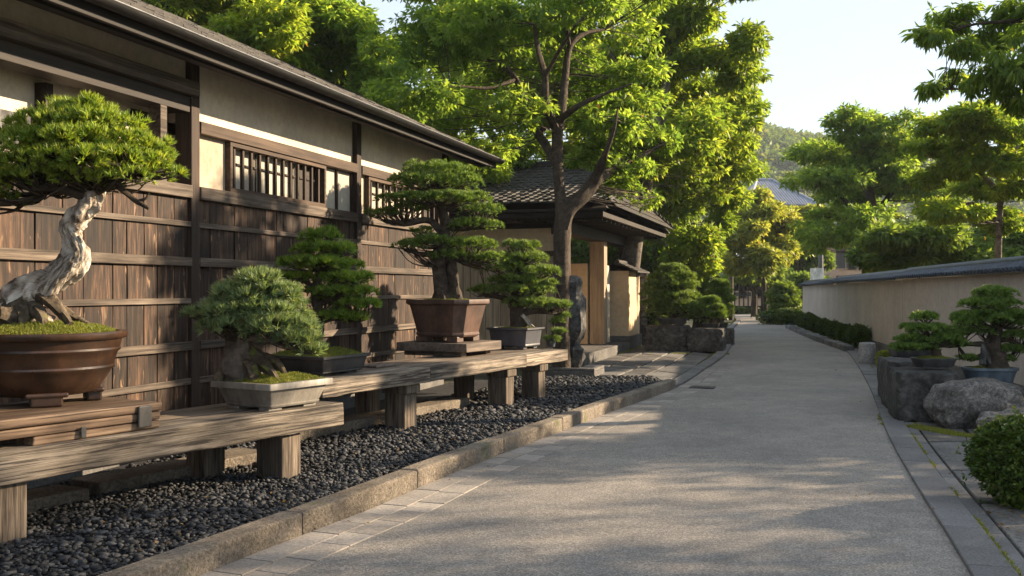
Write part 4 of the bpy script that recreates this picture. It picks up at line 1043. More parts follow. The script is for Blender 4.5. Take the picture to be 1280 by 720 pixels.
# round clipped shrubs
def shrub(label, c, r, n, L, mat='hedge', name='clipped_shrub', cat='shrub', group=None, k=5, amp=.3):
    t = thing(name, (c[0], c[1], 0), label, cat, 0, group)
    r = np.array(r, float); pads = [(np.array((c[0], c[1], r[2]*.95)), r*np.array((.86, .86, .9)))]
    for i in range(16):
        d = unit(rng.normal(size=3)); d[2] = abs(d[2])*.9-.15
        pads.append((pads[0][0]+d*r*.66, r*rng.uniform(.24, .46)))
    p, d = pad_points(pads, n, -.95, .78, .62)
    stray = rng.random(len(p)) < .06; p[stray] += d[stray]*rng.uniform(.02, .22, (int(stray.sum()), 1))*r
    keep = p[:, 2] > .02; p, d = p[keep], d[keep]
    np_mesh('foliage', leaves(p, unit(d+np.array((0, 0, .3))), L, .5, k, -.1, .8), 4, M[mat], t, tone=rng.random(len(p)))
    mb = MB()
    for i in range(6):
        a = i*1.05; mb.tube(bez([(c[0]+.02*math.cos(a), c[1]+.02*math.sin(a), -.02), (c[0]+r[0]*.25*math.cos(a), c[1]+r[1]*.25*math.sin(a), r[2]*.6), (c[0]+r[0]*.6*math.cos(a), c[1]+r[1]*.6*math.sin(a), r[2]*1.2)], 3), np.linspace(.018, .006, 7), 5)
    mb.build('stems', M['bark'], t)
    # dense dark twiggy core
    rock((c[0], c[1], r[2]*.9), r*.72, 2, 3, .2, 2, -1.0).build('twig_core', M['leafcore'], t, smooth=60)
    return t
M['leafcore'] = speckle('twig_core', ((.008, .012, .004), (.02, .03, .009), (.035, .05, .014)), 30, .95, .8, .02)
fb = G(1290, 655)
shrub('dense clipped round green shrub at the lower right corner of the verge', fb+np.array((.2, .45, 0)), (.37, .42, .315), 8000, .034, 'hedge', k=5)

# garden wall at right
W = [np.array((7.9-.195*30, -7.0, 0))]
def wallpt(Y): return np.array((8.4+.195*(Y-23)+.12, Y, 0))
gw = thing('garden_wall', wallpt(14), 'long beige plaster garden wall with blue grey tile coping along the lane', 'wall')
def wall_seg(Ya, Yb, th, h, col_off=0, parent=gw):
    a, b = wallpt(Ya), wallpt(Yb); d = unit(b-a); n_ = np.array((d[1], -d[0], 0)); mb = MB()
    a = a+n_*col_off; b = b+n_*col_off
    L = np.linalg.norm(b-a); Mx = Matrix.Translation(a) @ Matrix.Rotation(-math.atan2(d[0], d[1]), 4, 'Z')
    mb.box(0, th, 0, L, .22, h, Mx); mb.build('plaster', M['wallplaster'], parent, bevel=.01)
    mb = MB(); mb.box(-.025, th+.025, -.02, L+.02, -.05, .219, Mx); mb.build('plinth', M['flag'], parent, bevel=.01)
    mb = MB()
    # sloping tiles, eave rolls and a ridge roll
    for y in np.arange(0, L, .19):
        y2 = min(y+.185, L)
        for sg in (-1, 1):
            cx = th/2
            mb.hexa([Mx @ Vector(q) for q in ((cx+sg*.27, y, h+.01), (cx+sg*.05, y, h+.10), (cx+sg*.27, y2, h+.01), (cx+sg*.05, y2, h+.10), (cx+sg*.27, y, h+.045), (cx+sg*.05, y, h+.135), (cx+sg*.27, y2, h+.045), (cx+sg*.05, y2, h+.135))])
        for sg in (-1, 1):
            mb.tube([Mx @ Vector((th/2+sg*.285, y+.09, h+.04)), Mx @ Vector((th/2+sg*.06, y+.09, h+.135))], .042, 8)
    mb.tube([Mx @ Vector((th/2, -.03, h+.165)), Mx @ Vector((th/2, L+.03, h+.165))], .075, 10)
    mb.build('coping', M['bluetile'], parent, smooth=50)
wall_seg(10.6, 20.4, .26, 1.66)
wall_seg(20.5, 31, .26, 1.64, .0)
wall_seg(31.1, 42, .26, 1.60, .04)
# hedge of small clipped shrubs at its foot
hl = ['first and nearest small clipped shrub at the garden wall foot, beside the stone post', 'second small clipped shrub along the garden wall foot from the stone post', 'third small clipped shrub along the garden wall foot from the stone post', 'fourth small clipped shrub along the garden wall foot from the stone post', 'fifth small clipped shrub along the garden wall foot from the stone post', 'sixth small clipped shrub along the garden wall foot from the stone post', 'farthest small clipped shrub along the garden wall foot']
for i, (px, py) in enumerate(((1073, 436), (1056, 430), (1043, 425), (1031, 420), (1020, 416.5), (1011, 413), (1003, 410))):
    c = G(px, py); sz = random.uniform(.85, 1.05)
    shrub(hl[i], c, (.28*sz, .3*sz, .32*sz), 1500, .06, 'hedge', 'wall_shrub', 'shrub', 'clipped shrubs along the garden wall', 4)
strip_blocks('stone_edging', [G(1073, 437)+np.array((-.5, -.8, 0)), G(1043, 426)+np.array((-.5, 0, 0)), G(1005, 410.5)+np.array((-.6, 0, 0))], -.1, .12, -.05, .14, .6, M['flag'], .02, .02, .02)
yc = G(1112, 467)
shrub('small yellow green cushion plant beside the stone block row', yc+np.array((.1, .35, 0)), (.2, .2, .2), 1100, .04, 'leafgold', 'cushion_plant', 'plant')
sc = G(1084, 456); mb = MB(); mb.lathe([(.155, -.02), (.165, .02), (.16, .36), (.15, .41), (.12, .43)], 28, sc)
tag(mb.build('stone_post', M['palestone'], smooth=40), 'short round pale stone post standing on the verge by the wall shrubs', 'stone post')

# ---- left beyond the gate: stone planters with bonsai
b1c = G(838, 440)+np.array((0, .5, 0)); b2c = G(888, 441)+np.array((.0, .45, 0))
stone_block('square mottled stone block beyond the gate under the large dome bonsai', b1c, .50, .48, .6, -TH, seed=21)
stone_block('rounded mossy stone block at the lane edge under the small dark bonsai', b2c, .42, .45, .56, -TH, seed=23)
def far_bonsai(label, c, D, layers, trunk, hw, n, mat, hp=.17):
    t = thing('bonsai', c, label, 'bonsai')
    rect_pot(t, M['blackglaze'], c, -TH, hw, hw*.8, hp, [(.8, 0), (.88, .3), (.95, .85), (1.0, .88), (1.0, 1)], .02)
    moss_top(t, c, -TH, hw*.85, hw*.65, c[2]+hp-.03, .04, blades=500, bl=.02)
    trunk_px(t, trunk, D, M['bark'], lump=.2)
    pads = pine(t, layers, D, n, .1, .02, mat, 6, 9, .85)
    twigs(t, pads, [P(q[0], q[1], D) for q in trunk[0]], .012, M['bark'], per=1)
    return t
D = float(b1c[1]); c = np.array((P(841, 408, D)[0], D, .605))
far_bonsai('large dome shaped dark bonsai with yellow tips on the square stone block beyond the gate', c, D, [(842, 337, 18, 6), (841, 347, 28, 7), (840, 358, 34, 7), (840, 370, 37, 7), (840, 381, 36, 7), (838, 390, 28, 6), (862, 386, 14, 5)], [[(842, 402, 9), (841, 390, 6), (841, 365, 4), (842, 340, 2)]], .33, 5200, M['mid_pine'])
D = float(b2c[1]); c = np.array((P(889, 410, D)[0], D, .565))
far_bonsai('small dark layered bonsai on the rounded mossy block at the lane edge', c, D, [(889, 377, 13, 5), (888, 385, 20, 5), (892, 394, 20, 5), (880, 392, 12, 4)], [[(890, 406, 5), (891, 398, 4), (888, 380, 2)]], .2, 2600, M['deep_pine'], .1)
D = 26.0; c = np.array((P(900, 408, D)[0], D, 0.45))
stone_block('stone block behind the mossy lane edge block, half hidden', (c[0], c[1], 0), .35, .35, .45, -TH, seed=29)
far_bonsai('second small dark bonsai standing behind the lane edge one', c, D, [(900, 356, 13, 5), (900, 365, 17, 5), (902, 375, 20, 5), (902, 385, 16, 4)], [[(900, 405, 5), (900, 385, 4), (900, 358, 2)]], .22, 2400, M['deep_pine'], .14)

# ------------------------------------------------------------------ TREES
def tree(label, name, limbs, pads, n, L, mat, bark='bark', wr=.34, k=7, droop=.45, core=.1, twig=.02, cat='tree', base=None, wsides=12, group=None, cull=.5):
    b = limbs[0][0][:3]; t = thing(name, (b[0], b[1], 0) if base is None else base, label, cat, 0, group)
    mb = MB(); anchors = []
    for i, l in enumerate(limbs):
        P2 = bez([np.array(q, float) for q in l], 5)
        mb.tube([p[:3] for p in P2], [max(p[3], .006) for p in P2], wsides if i == 0 else 8, .1, .2, 3, i); anchors += [p[:3] for p in P2[3:]]
    twigs(t, pads, anchors, twig*.6, M[bark], 'branches', 2, .04, mb)
    mb.build('trunk', M[bark], t, smooth=60)
    p, d = pad_points(pads, n, -.95, core, 0, True)
    np_mesh('crown', leaves(p, d, L, wr, k, droop), 4, M[mat], t, tone=rng.random(len(p)))
    return t
def tpads(lst, D, jit=1.5, sc=1.0):
    out = []
    for q in lst:
        px, py, rx, ry = q[:4]; off = q[4] if len(q) > 4 else rng.uniform(-jit, jit)
        c = P(px, py, D+off); s_ = (D)/FPX*sc
        # break each mass into several sprays
        m_ = 8
        for _ in range(m_):
            a = rng.uniform(0, 6.28); q_ = math.sqrt(rng.random())*.95; rs = .55 if q_ > .75 else 1
            out.append((c+np.array((math.cos(a)*rx*s_*q_, rng.uniform(-.7, .7)*rx*s_, math.sin(a)*ry*s_*q_)), np.array((rx*s_*rng.uniform(.3, .55)*rs, rx*s_*rng.uniform(.35, .6)*rs, ry*s_*rng.uniform(.28, .55)*rs))))
    return out
def lp(lst, D): return [np.r_[P(q[0], q[1], D+(q[3] if len(q) > 3 else 0)), q[2]*D/FPX] for q in lst]

# street tree by the gate
D = 16.6
limbs = [lp([(701, 482, 14), (702, 440, 11), (703, 380, 9.5), (702, 320, 9.5), (703, 285, 11), (702, 262, 8.5), (698, 225, 6.5), (697, 190, 6.8), (697, 165, 6.8)], D),
         lp([(703, 285, 11), (712, 262, 9.5), (728, 245, 9), (742, 228, 8.5), (750, 208, 5.5, -.3), (758, 188, 3.5, -.6), (768, 160, 2, -.8), (772, 135, 1, -.8)], D),
         lp([(740, 230, 7), (765, 212, 5.5, .4), (800, 195, 4, .8), (830, 180, 2, 1)], D),
         lp([(697, 205, 6), (685, 185, 6, .2), (665, 155, 5.5, .5), (655, 125, 4.5, .8), (645, 100, 4, .9), (628, 82, 3, 1), (600, 72, 1.8, 1.2), (570, 65, 1, 1.4)], D),
         lp([(697, 165, 6), (683, 130, 5, -.3), (681, 95, 4, -.5), (672, 60, 3, -.8), (668, 30, 2, -1)], D),
         lp([(697, 165, 7), (702, 140, 6), (706, 100, 5, .2), (712, 60, 4, .3), (730, 42, 3, .5), (755, 37, 1.5, .8)], D),
         lp([(700, 150, 4.5), (712, 140, 4, -.4), (728, 130, 3, -.8), (757, 117, 1.8, -1.2), (790, 105, 1, -1.5)], D),
         lp([(645, 100, 3, .9), (610, 110, 2.2, .4), (570, 108, 1.4, 0), (530, 112, 1, -.2)], D),
         lp([(712, 60, 3, .3), (705, 10, 2.5, .2), (700, -40, 2, 0), (690, -90, 1)], D),
         lp([(681, 95, 3, -.5), (700, 62, 2.2, -1), (720, 30, 1.5, -1.5)], D)]
pads = tpads([(560, 60, 62, 36), (520, 110, 55, 30), (600, 100, 55, 30), (560, 150, 45, 24, 1), (610, 20, 70, 40), (660, 60, 55, 34), (690, 5, 70, 42), (760, 30, 70, 42), (740, 90, 55, 30), (790, 110, 60, 32), (650, 135, 38, 20), (620, 175, 34, 16, 1), (760, 160, 42, 20), (800, 175, 44, 20), (680, -60, 110, 45), (560, -40, 90, 40), (800, -40, 90, 45), (730, 150, 30, 16), (500, 60, 50, 30), (740, 195, 26, 12), (778, 232, 30, 12, .6), (805, 248, 22, 9, .8), (818, 184, 28, 13, .3), (772, 150, 32, 15, -1.4), (785, 205, 26, 12, -.2), (765, 205, 26, 12, .5)], D+.9, 1.5)
tree('slender green street tree forking above the bench end beside the gate', 'street_tree', limbs, pads, 10500, .13, 'leaf', twig=.016, wr=.33)

# trees beyond the gate
D = 25
limbs = [lp([(778, 440, 17), (783, 380, 14), (790, 320, 12), (800, 260, 10), (812, 210, 8), (825, 150, 6), (835, 90, 4), (840, 30, 2)], D), lp([(800, 260, 7), (770, 210, 5, .5), (740, 170, 3, 1)], D), lp([(812, 210, 6), (845, 172, 3.4, .3), (875, 130, 2, .8), (900, 118, 1, 1)], D), lp([(822, 160, 5), (790, 110, 3), (760, 60, 2)], D)]
pads = tpads([(830, 30, 70, 40), (890, 60, 55, 35), (930, 100, 34, 20), (860, 110, 60, 32), (905, 140, 45, 24), (800, 90, 60, 36), (840, 170, 60, 28), (890, 190, 50, 24), (930, 150, 20, 9), (760, 140, 50, 26), (790, 200, 50, 22), (850, 225, 50, 20), (860, 0, 70, 35), (800, -40, 80, 40), (735, 200, 30, 14)], D, 1.8)
tree('tall yellow green tree with leaning trunk rising just beyond the gate roof', 'tall_tree', limbs, pads, 9500, .19, 'leafy', 'barkgrey', twig=.025)
D = 29
limbs = [lp([(826, 430, 14), (832, 380, 12), (838, 330, 10), (846, 280, 9), (855, 230, 7), (865, 170, 5), (875, 110, 3)], D), lp([(846, 280, 6), (880, 250, 4, -.5), (910, 240, 2, -1)], D), lp([(850, 250, 5), (825, 215, 4, .5), (800, 200, 2, 1)], D)]
pads = tpads([(880, 150, 50, 28), (900, 210, 48, 24), (920, 180, 30, 16), (860, 260, 55, 24), (895, 250, 38, 20), (893, 280, 22, 14), (840, 290, 45, 18), (872, 300, 34, 18), (862, 320, 34, 14), (830, 220, 50, 24), (900, 110, 50, 28), (872, 334, 24, 12), (850, 180, 55, 25)], D, 1.6)
tree('second yellow green tree with slanting grey trunk nearer the lane bend', 'tall_tree', limbs, pads, 8000, .2, 'leafy', 'barkgrey', twig=.028)
# dark understory behind the gate
D = 33
for i, (lab, lst) in enumerate((('dark evergreen thicket tree behind the gate opening', [(700, 330, 40, 40), (740, 340, 45, 40), (725, 370, 50, 30), (760, 380, 40, 30)]),
                                ('dark evergreen tree behind the dome bonsai', [(800, 350, 40, 34), (840, 350, 44, 34), (820, 320, 40, 28), (815, 385, 45, 25)]),
                                ('dark leafy tree beside the lane pole', [(870, 345, 26, 24), (882, 362, 20, 18), (868, 380, 30, 20), (872, 320, 24, 20)]))):
    x0 = np.mean([q[0] for q in lst]); limbs = [lp([(x0, 415, 9), (x0+3, 380, 7), (x0-2, 340, 4)], D), lp([(x0+2, 375, 5), (x0+25, 350, 3)], D)]
    tree(lab, 'evergreen_tree', limbs, tpads(lst, D, 1.2), 3600, .3, 'leafdark', twig=.03, k=6)
# big trees behind the house
D = 21
limbs = [lp([(300, 380, 22), (300, 250, 18), (296, 150, 14), (285, 70, 11), (268, 40, 9), (255, 0, 6), (245, -60, 3)], D), lp([(285, 70, 7), (310, 35, 5, .5), (335, 10, 3, 1)], D), lp([(268, 40, 6), (225, 10, 4), (190, -10, 2)], D)]
pads = tpads([(220, 20, 60, 34), (280, 10, 60, 36), (330, 40, 50, 30), (250, -40, 90, 40), (190, -10, 50, 30), (350, 80, 45, 26), (320, 90, 40, 18), (360, 0, 50, 40), (300, 60, 40, 24)], D, 1.8)
tree('golden green tree behind the left part of the house roof', 'roadside_tree', limbs, pads, 7500, .17, 'leafy', twig=.022)
D = 23
limbs = [lp([(450, 380, 20), (448, 280, 16), (445, 200, 13), (435, 120, 10), (428, 50, 7), (420, -20, 4)], D), lp([(440, 150, 7), (480, 100, 5), (510, 60, 3)], D), lp([(435, 120, 6), (400, 80, 4), (375, 50, 2)], D)]
pads = tpads([(400, 30, 60, 40), (460, 50, 60, 40), (430, 100, 60, 32), (490, 100, 50, 34), (520, 150, 45, 28), (460, 140, 55, 26), (430, -30, 90, 45), (540, 190, 40, 22), (500, 180, 40, 20), (380, 80, 40, 26), (550, 120, 45, 30), (400, 130, 40, 18), (600, 200, 40, 18), (640, 190, 36, 18)], D, 1.8)
tree('dense mid green tree behind the middle of the house roof', 'roadside_tree', limbs, pads, 9500, .17, 'leaf', twig=.022)
D = 31
limbs = [lp([(640, 390, 14), (642, 300, 11), (640, 200, 8), (630, 120, 5), (620, 50, 3)], D), lp([(640, 220, 6), (680, 160, 4), (710, 120, 2)], D), lp([(640, 200, 6), (600, 150, 4), (570, 120, 2)], D)]
pads = tpads([(600, 90, 70, 40), (660, 60, 70, 45), (720, 80, 60, 40), (640, 140, 60, 32), (700, 140, 60, 32), (580, 160, 50, 26), (620, 0, 90, 50), (720, 0, 90, 50), (750, 170, 45, 24), (680, 190, 50, 14), (560, 60, 50, 40)], D, 2)
tree('tall background tree standing behind the gate roof', 'roadside_tree', limbs, pads, 7500, .22, 'leafy', twig=.03)

# right-hand trees behind the wall
D = 36
limbs = [lp([(1085, 400, 9), (1086, 340, 8), (1084, 300, 7), (1090, 260, 6), (1082, 220, 4), (1075, 180, 2)], D), lp([(1088, 275, 4), (1120, 235, 3, .5), (1150, 200, 2, 1)], D), lp([(1086, 290, 4), (1060, 255, 3), (1030, 230, 1.5)], D)]
pads = tpads([(1080, 160, 55, 20), (1040, 190, 44, 20), (1110, 175, 55, 22), (1150, 190, 45, 22), (1075, 205, 60, 20), (1030, 225, 40, 16), (1120, 225, 55, 18), (1064, 250, 52, 18), (1034, 272, 26, 12), (1110, 270, 55, 18), (1045, 285, 46, 16), (1085, 300, 50, 14), (1160, 240, 40, 20), (1040, 303, 24, 10)], D, 2)
tree('broad rounded green tree behind the far half of the garden wall', 'garden_tree', limbs, pads, 8500, .22, 'leaf', twig=.03)
D = 21
limbs = [lp([(1247, 360, 4.6), (1248, 310, 4), (1250, 260, 3.7), (1252, 225, 3.5), (1253, 205, 4), (1256, 170, 2.5)], D), lp([(1252, 225, 4), (1243, 200, 3.2), (1225, 178, 2.8), (1200, 162, 2), (1185, 155, 1)], D), lp([(1250, 250, 4), (1235, 225, 3), (1210, 210, 2.4), (1180, 210, 1.2)], D), lp([(1253, 210, 3), (1270, 185, 2.2), (1285, 165, 1.5)], D),
         lp([(1250, 270, 3), (1225, 255, 2.2), (1195, 255, 1.2)], D)]
pads = tpads([(1200, 150, 40, 16), (1240, 160, 40, 18), (1275, 150, 30, 24), (1180, 180, 34, 14), (1215, 195, 36, 12), (1265, 200, 36, 18), (1180, 220, 30, 12), (1230, 235, 40, 14), (1190, 262, 36, 12), (1275, 240, 30, 18), (1240, 275, 44, 14), (1300, 190, 40, 30)], D, 1.2)
tree('open branched tree with thin arching limbs behind the near half of the garden wall', 'garden_tree', limbs, pads, 6500, .14, 'leafy', 'barkgrey', twig=.014)
D = 27
for i, (lab, lst) in enumerate((('dark shrubby tree behind the garden wall corner', [(1140, 300, 40, 22), (1175, 310, 38, 20), (1150, 325, 45, 14), (1110, 320, 36, 14)]),
                                ('dark shrubby tree behind the right end of the garden wall', [(1220, 300, 38, 22), (1255, 300, 40, 24), (1240, 322, 45, 14), (1290, 310, 40, 24)]))):
    x0 = np.mean([q[0] for q in lst]); limbs = [lp([(x0, 400, 7), (x0+2, 350, 5.5), (x0-4, 300, 3)], D), lp([(x0, 345, 3.5), (x0+28, 310, 2)], D)]
    tree(lab, 'garden_shrub_tree', limbs, tpads(lst, D, 1, 1.15), 5200, .2, 'leafdark', twig=.02, k=6)
# overhanging tree, trunk out of the picture to the right
D = 12.5
limbs = [np.array([(9.0, 13.0, 0, .2), (9.0, 13.0, 1.5, .17), (8.9, 12.9, 3, .14), (8.6, 12.8, 4.4, .1), (8.4, 12.6, 5.6, .06)]), lp([(1420, 60, 8), (1360, 75, 6), (1300, 90, 4), (1260, 100, 3), (1215, 110, 1.8), (1170, 112, .8)], D), lp([(1400, 10, 7), (1340, 10, 5), (1280, 25, 3), (1220, 30, 1.6), (1170, 45, .8)], D), lp([(1330, 85, 4), (1290, 110, 3), (1265, 140, 1.6)], D), lp([(1440, -20, 8), (1380, -60, 5), (1300, -70, 3), (1220, -40, 1.2)], D)]
pads = tpads([(1165, 42, 24, 14, -.3), (1200, 20, 34, 16), (1240, 40, 36, 18), (1270, 15, 34, 22), (1210, 60, 30, 12), (1265, 75, 34, 18), (1195, 92, 24, 9, .2), (1230, 100, 30, 12), (1160, 110, 18, 7, 0), (1275, 118, 30, 16), (1330, 60, 60, 40), (1390, 30, 70, 50), (1340, -40, 80, 50), (1240, -50, 60, 24), (1450, 80, 70, 50)], D, .7)
tree('green tree overhanging from the right with drooping leaf sprays in the upper corner', 'overhanging_tree', limbs, pads, 3300, .15, 'leaf', twig=.012, base=(9, 13, 0), droop=1.1, wr=.22)

# the row of trees along the lane, right of the picture, that shade the road
def shade_tree(label, x, y, z0, z1, r, n, mat='leaf', L=.17):
    limbs = [np.array([(x, y, 0, .16), (x+.05, y, z0*.6, .14), (x-.1, y+.1, z0, .12), (x, y, (z0+z1)/2, .08), (x+.1, y, z1*.95, .03)])]
    pads = []
    for i in range(26):
        a = i*2.4; q = math.sqrt((i+.5)/26)*r; z = rng.uniform(z0, z1); f = 1-.45*((z-z0)/(z1-z0))**2
        c = np.array((x+math.cos(a)*q*f, y+math.sin(a)*q*f, z)); pads.append((c, np.array((r*rng.uniform(.22, .36), r*rng.uniform(.22, .36), rng.uniform(.25, .45)))))
        if i % 4 == 0: limbs.append(np.array([(x, y, z0*.95, .07), ((x+c[0])/2, (y+c[1])/2, (z0+z)/2+.3, .05), (*c, .02)]))
    tree(label, 'verge_tree', limbs, pads, n, L, mat, twig=.014)
shade_tree('leafy tree out of the picture at right nearest the viewer', 11.6, 7.2, 2.3, 4.4, 1.9, 1300)
shade_tree('leafy tree out of the picture at right beyond the nearest one', 12.6, 11.6, 2.2, 4.4, 2.0, 2200)
shade_tree('leafy tree out of the picture at right, third along the garden wall', 12.6, 16.4, 2.2, 4.4, 2.0, 2300)
shade_tree('tall loose tree out of the picture at far right', 16.5, 9.0, 5.5, 10.5, 3.0, 1300)

# far end of the lane
D = 46
limbs = [lp([(957, 401, 3), (956, 370, 2.4), (953, 320, 2), (952, 280, 1.2)], D), lp([(947, 350, 2), (965, 310, 1.4), (975, 280, .8)], D), lp([(947, 340, 2), (930, 310, 1.2)], D)]
tree('golden yellow leafy tree at the far bend of the lane', 'lane_tree', limbs, tpads([(945, 260, 30, 18), (970, 280, 24, 18), (935, 290, 26, 18), (955, 305, 34, 18), (940, 325, 30, 14), (975, 315, 20, 16), (925, 270, 16, 14)], D, 1.5), 4200, .3, 'leafgold', twig=.03)
D = 50
limbs = [lp([(942, 396, 4), (943, 370, 3.4), (944, 350, 2)], D), lp([(943, 365, 2), (960, 350, 1)], D), lp([(943, 365, 2), (925, 350, 1)], D)]
tree('dark low spreading tree before the far fence', 'lane_tree', limbs, tpads([(930, 338, 22, 8), (955, 336, 26, 8), (942, 346, 32, 7), (965, 346, 16, 6)], D, 1), 2400, .3, 'leafdark', twig=.03)
D = 45
limbs = [lp([(978, 403, 4), (979, 385, 3), (980, 355, 1.4)], D)]
tree('small layered pine growing at the far inner bend of the lane', 'lane_pine', limbs, tpads([(981, 358, 11, 4), (980, 367, 15, 4), (982, 377, 17, 4), (976, 386, 12, 4)], D, .4), 1600, .22, 'leafdark', twig=.02)
D = 55
for lab, lst in (('green tree in front of the far building', [(990, 330, 22, 16), (1000, 300, 20, 16), (1015, 330, 24, 16), (1000, 350, 26, 10)]), ('rusty tinged tree beside the far grey roof', [(985, 275, 20, 14), (1005, 270, 22, 12), (1000, 288, 24, 10)])):
    x0 = np.mean([q[0] for q in lst]); limbs = [lp([(x0, 400, 4), (x0, 360, 3), (x0, 310, 1.6)], D)]
    tree(lab, 'far_tree', limbs, tpads(lst, D, 1.5), 2600, .34, 'leafdark' if 'front' in lab else 'leafgold', twig=.03, k=6)
# low hedge at the inner bend, and low shrubs under the dark tree
for lab, px, py, r in (('near piece of the low clipped hedge on the lane bend', 975, 406, (1.1, .7, .3)), ('far piece of the low clipped hedge on the lane bend', 992, 404, (.9, .7, .32)), ('dark low shrub below the far fence at left', 925, 393, (.8, .5, .22)), ('dark low shrub below the far fence at right', 952, 392.5, (1.1, .5, .22)), ('round shrub beside the foot of the lane pole', 903, 400, (.6, .5, .4)),
                      ('leafy shrub between the stone pillar and the dome bonsai', 812, 425, (.5, .5, .7))):
    shrub(lab, G(px, py), r, 1500, .11, 'hedge', 'lane_shrub', 'shrub', k=4)
# pole
pp = G(914, 400); mb = MB(); mb.tube([pp+np.array((0, 0, -.1)), pp+np.array((0, 0, 3)), pp+np.array((.02, 0, 7.2))], [.11, .1, .08], 12)
po = mb.build('utility_pole', M['barkgrey'], smooth=40); tag(po, 'slim grey wooden pole standing at the left edge of the lane bend', 'pole')
pp = P(1026, 350, 50); mb = MB(); mb.tube([(pp[0], 50, -.1), (pp[0], 50, 4.2)], [.13, .11], 12)
tag(mb.build('metal_pole', M['metal'], smooth=40), 'grey metal pole rising behind the far end of the garden wall', 'pole')
sg = P(1021, 342, 47); sgn = thing('notice_board', (sg[0], 47, 0), 'small white blank board on a post behind the garden wall end', 'board')
mb = MB(); mb.box(sg[0]-.32, sg[0]+.32, 46.97, 47.0, sg[2]-.3, sg[2]+.25); mb.build('panel', M['white'], sgn, bevel=.01)
mb = MB(); mb.box(sg[0]-.04, sg[0]+.04, 47.002, 47.08, 0, sg[2]+.2); mb.build('post', M['metal'], sgn)
# fence at the end of the lane
fa, fbb = P(912, 390, 58), P(1000, 390, 58); fe = thing('wooden_fence', (fa[0], 58, 0), 'dark picket fence closing the view at the far end of the lane', 'fence')
mb = MB()
for x in np.arange(0, fbb[0]-fa[0]+1, .26): mb.box(fa[0]+x, fa[0]+x+.07, 57.96, 58, .15, 1.75)
mb.build('pickets', M['darkwood'], fe)
mb = MB(); mb.box(fa[0]-.2, fbb[0]+1, 58.01, 58.06, .4, .5); mb.box(fa[0]-.2, fbb[0]+1, 58.01, 58.06, 1.45, 1.55); mb.build('rails', M['darkwood'], fe)
for x in np.arange(0, fbb[0]-fa[0]+1, 1.9):
    mb = MB(); mb.box(fa[0]+x, fa[0]+x+.14, 57.9, 58.07, 0, 1.9); mb.build('post', M['darkwood'], fe, bevel=.01)
# far buildings
def far_house(label, px0, px1, pe, pr, Y, depth, wallmat, roofmat, zbase=0):
    a, b = P(px0, pe, Y), P(px1, pe, Y); zr_ = P(0, pr, Y+depth*.5)[2]; cx = (a[0]+b[0])/2
    t = thing('far_house', (cx, Y, 0), label, 'house'); ov = .8; hip = (b[0]-a[0])*.38
    mb = MB(); mb.box(a[0]+ov, b[0]-ov, Y+ov, Y+depth-ov, 0, a[2]); mb.build('wall', M[wallmat], t)
    mb = MB(); q = [(a[0], Y, a[2]), (b[0], Y, a[2]), (b[0], Y+depth, a[2]), (a[0], Y+depth, a[2]), (a[0]+hip, Y+depth/2, zr_), (b[0]-hip, Y+depth/2, zr_)]
    mb.add(q, [(0, 1, 5, 4), (1, 2, 5), (2, 3, 4, 5), (3, 0, 4), (0, 3, 2, 1)])
    for k in range(1, 26):
        f = k/26; x = a[0]+(b[0]-a[0])*f; lo = np.array((x, Y, a[2]+.03)); tt = 1 if hip < x-a[0] < (b[0]-a[0]-hip) else min(x-a[0], b[0]-x)/hip
        hi = np.array((x, Y+depth/2*tt, a[2]+(zr_-a[2])*tt+.03)); mb.tube([lo, hi], .06, 6)
    mb.tube([(a[0]+hip, Y+depth/2, zr_+.08), (b[0]-hip, Y+depth/2, zr_+.08)], .16, 8)
    for e in ((a[0], a[0]+hip), (b[0], b[0]-hip)): mb.tube([(e[0], Y, a[2]+.08), (e[1], Y+depth/2, zr_+.08)], .12, 8)
    mb.build('roof', M[roofmat], t)
    for k in range(4):
        x = a[0]+ov+(b[0]-a[0]-2*ov)*(k+.5)/4
        for z0 in (1.0, a[2]*.58):
            mb = MB(); mb.box(x-.7, x+.7, Y+ov-.05, Y+ov+.02, z0, z0+1.5); wd = mb.build('window', M['iron'], t)
            mb = MB(); mb.box(x-.03, x+.03, Y+ov-.09, Y+ov-.051, z0, z0+1.5); mb.box(x-.78, x+.78, Y+ov-.09, Y+ov-.002, z0-.1, z0-.002); f = mb.build('frame', M['gatewood'], None); f.parent = wd; f.matrix_parent_inverse = Matrix.Translation((-cx, -Y, 0))
far_house('far two storey house with a pale blue grey hipped roof below the hill', 936, 1024, 256, 226, 84, 13, 'farwall', 'farroof')
far_house('far house with a low grey roof half hidden by trees at right', 1040, 1130, 298, 268, 74, 12, 'farwall', 'farroof')
far_house('low pale house behind the far picket fence', 896, 1010, 345, 318, 66, 9, 'farwall', 'farroof')

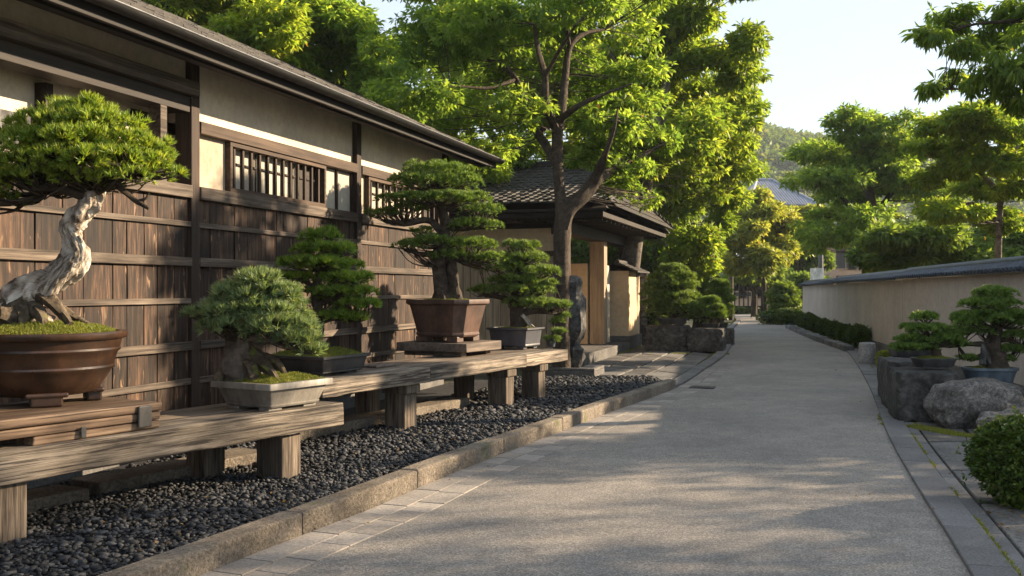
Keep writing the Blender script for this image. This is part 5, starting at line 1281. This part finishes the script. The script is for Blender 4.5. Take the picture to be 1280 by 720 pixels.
# wooded hill
hill = MB(); nx, ny = 60, 30; V = []
def hz(x, y):
    q = 0
    for cx, cy, hh, sx, sy in ((55, 330, 58, 45, 70), (120, 360, 60, 60, 80), (-60, 380, 40, 90, 80), (200, 360, 50, 70, 80)): q = max(q, hh*math.exp(-((x-cx)/sx)**2-((y-cy)/sy)**2)) if False else q+hh*.63*math.exp(-((x-cx)/sx)**2-((y-cy)/sy)**2)
    return q-.5+3*mnoise.noise(Vector((x*.03, y*.03, 0)))*min(1, q/10)
for i in range(nx+1):
    for j in range(ny+1):
        x, y = -200+600*i/nx, 180+300*j/ny; V.append((x, y, hz(x, y)-.4))
hill.add(V, [(i*(ny+1)+j, (i+1)*(ny+1)+j, (i+1)*(ny+1)+j+1, i*(ny+1)+j+1) for i in range(nx) for j in range(ny)])
tag(hill.build('hill', M['soil'], smooth=60), kind='structure')
pp_, dd_ = [], []
for _ in range(2600):
    x, y = rng.uniform(10, 190), rng.uniform(190, 340); z = hz(x, y)
    if z < 2: continue
    r = rng.uniform(2.2, 4.2); d = unit(rng.normal(size=(60, 3))); d[:, 2] = np.abs(d[:, 2])*.9-.1
    pp_.append(np.array((x, y, z+r*.7))+d*r*np.array((1, 1, 1.0))*rng.uniform(.8, 1.05, (60, 1))); dd_.append(d)
pp_ = np.concatenate(pp_); dd_ = np.concatenate(dd_)
fw = np_mesh('hill_wood', leaves(pp_, dd_, 1.7, .6, 2, .1, .9), 4, M['wood_far'], tone=np.repeat(rng.random(len(pp_)//60), 60)); tag(fw, 'dense green wood covering the distant hill', 'wood', kind='stuff')

# evening air over the whole valley
hzm = bpy.data.materials.new('haze_air'); hzm.use_nodes = True; t_ = hzm.node_tree; t_.nodes.remove(t_.nodes['Principled BSDF'])
pv = t_.nodes.new('ShaderNodeVolumePrincipled'); pv.inputs['Color'].default_value = (.8, .9, 1, 1); pv.inputs['Density'].default_value = .00032; pv.inputs['Anisotropy'].default_value = .2
t_.links.new(pv.outputs[0], t_.nodes['Material Output'].inputs['Volume'])
mb = MB(); mb.box(-420, 420, -58, 700, -8, 75); hb_ = mb.build('haze', hzm); tag(hb_, kind='stuff')
print('objects', len(bpy.data.objects), 'polys', sum(len(o.data.polygons) for o in bpy.data.objects if o.type == 'MESH'))
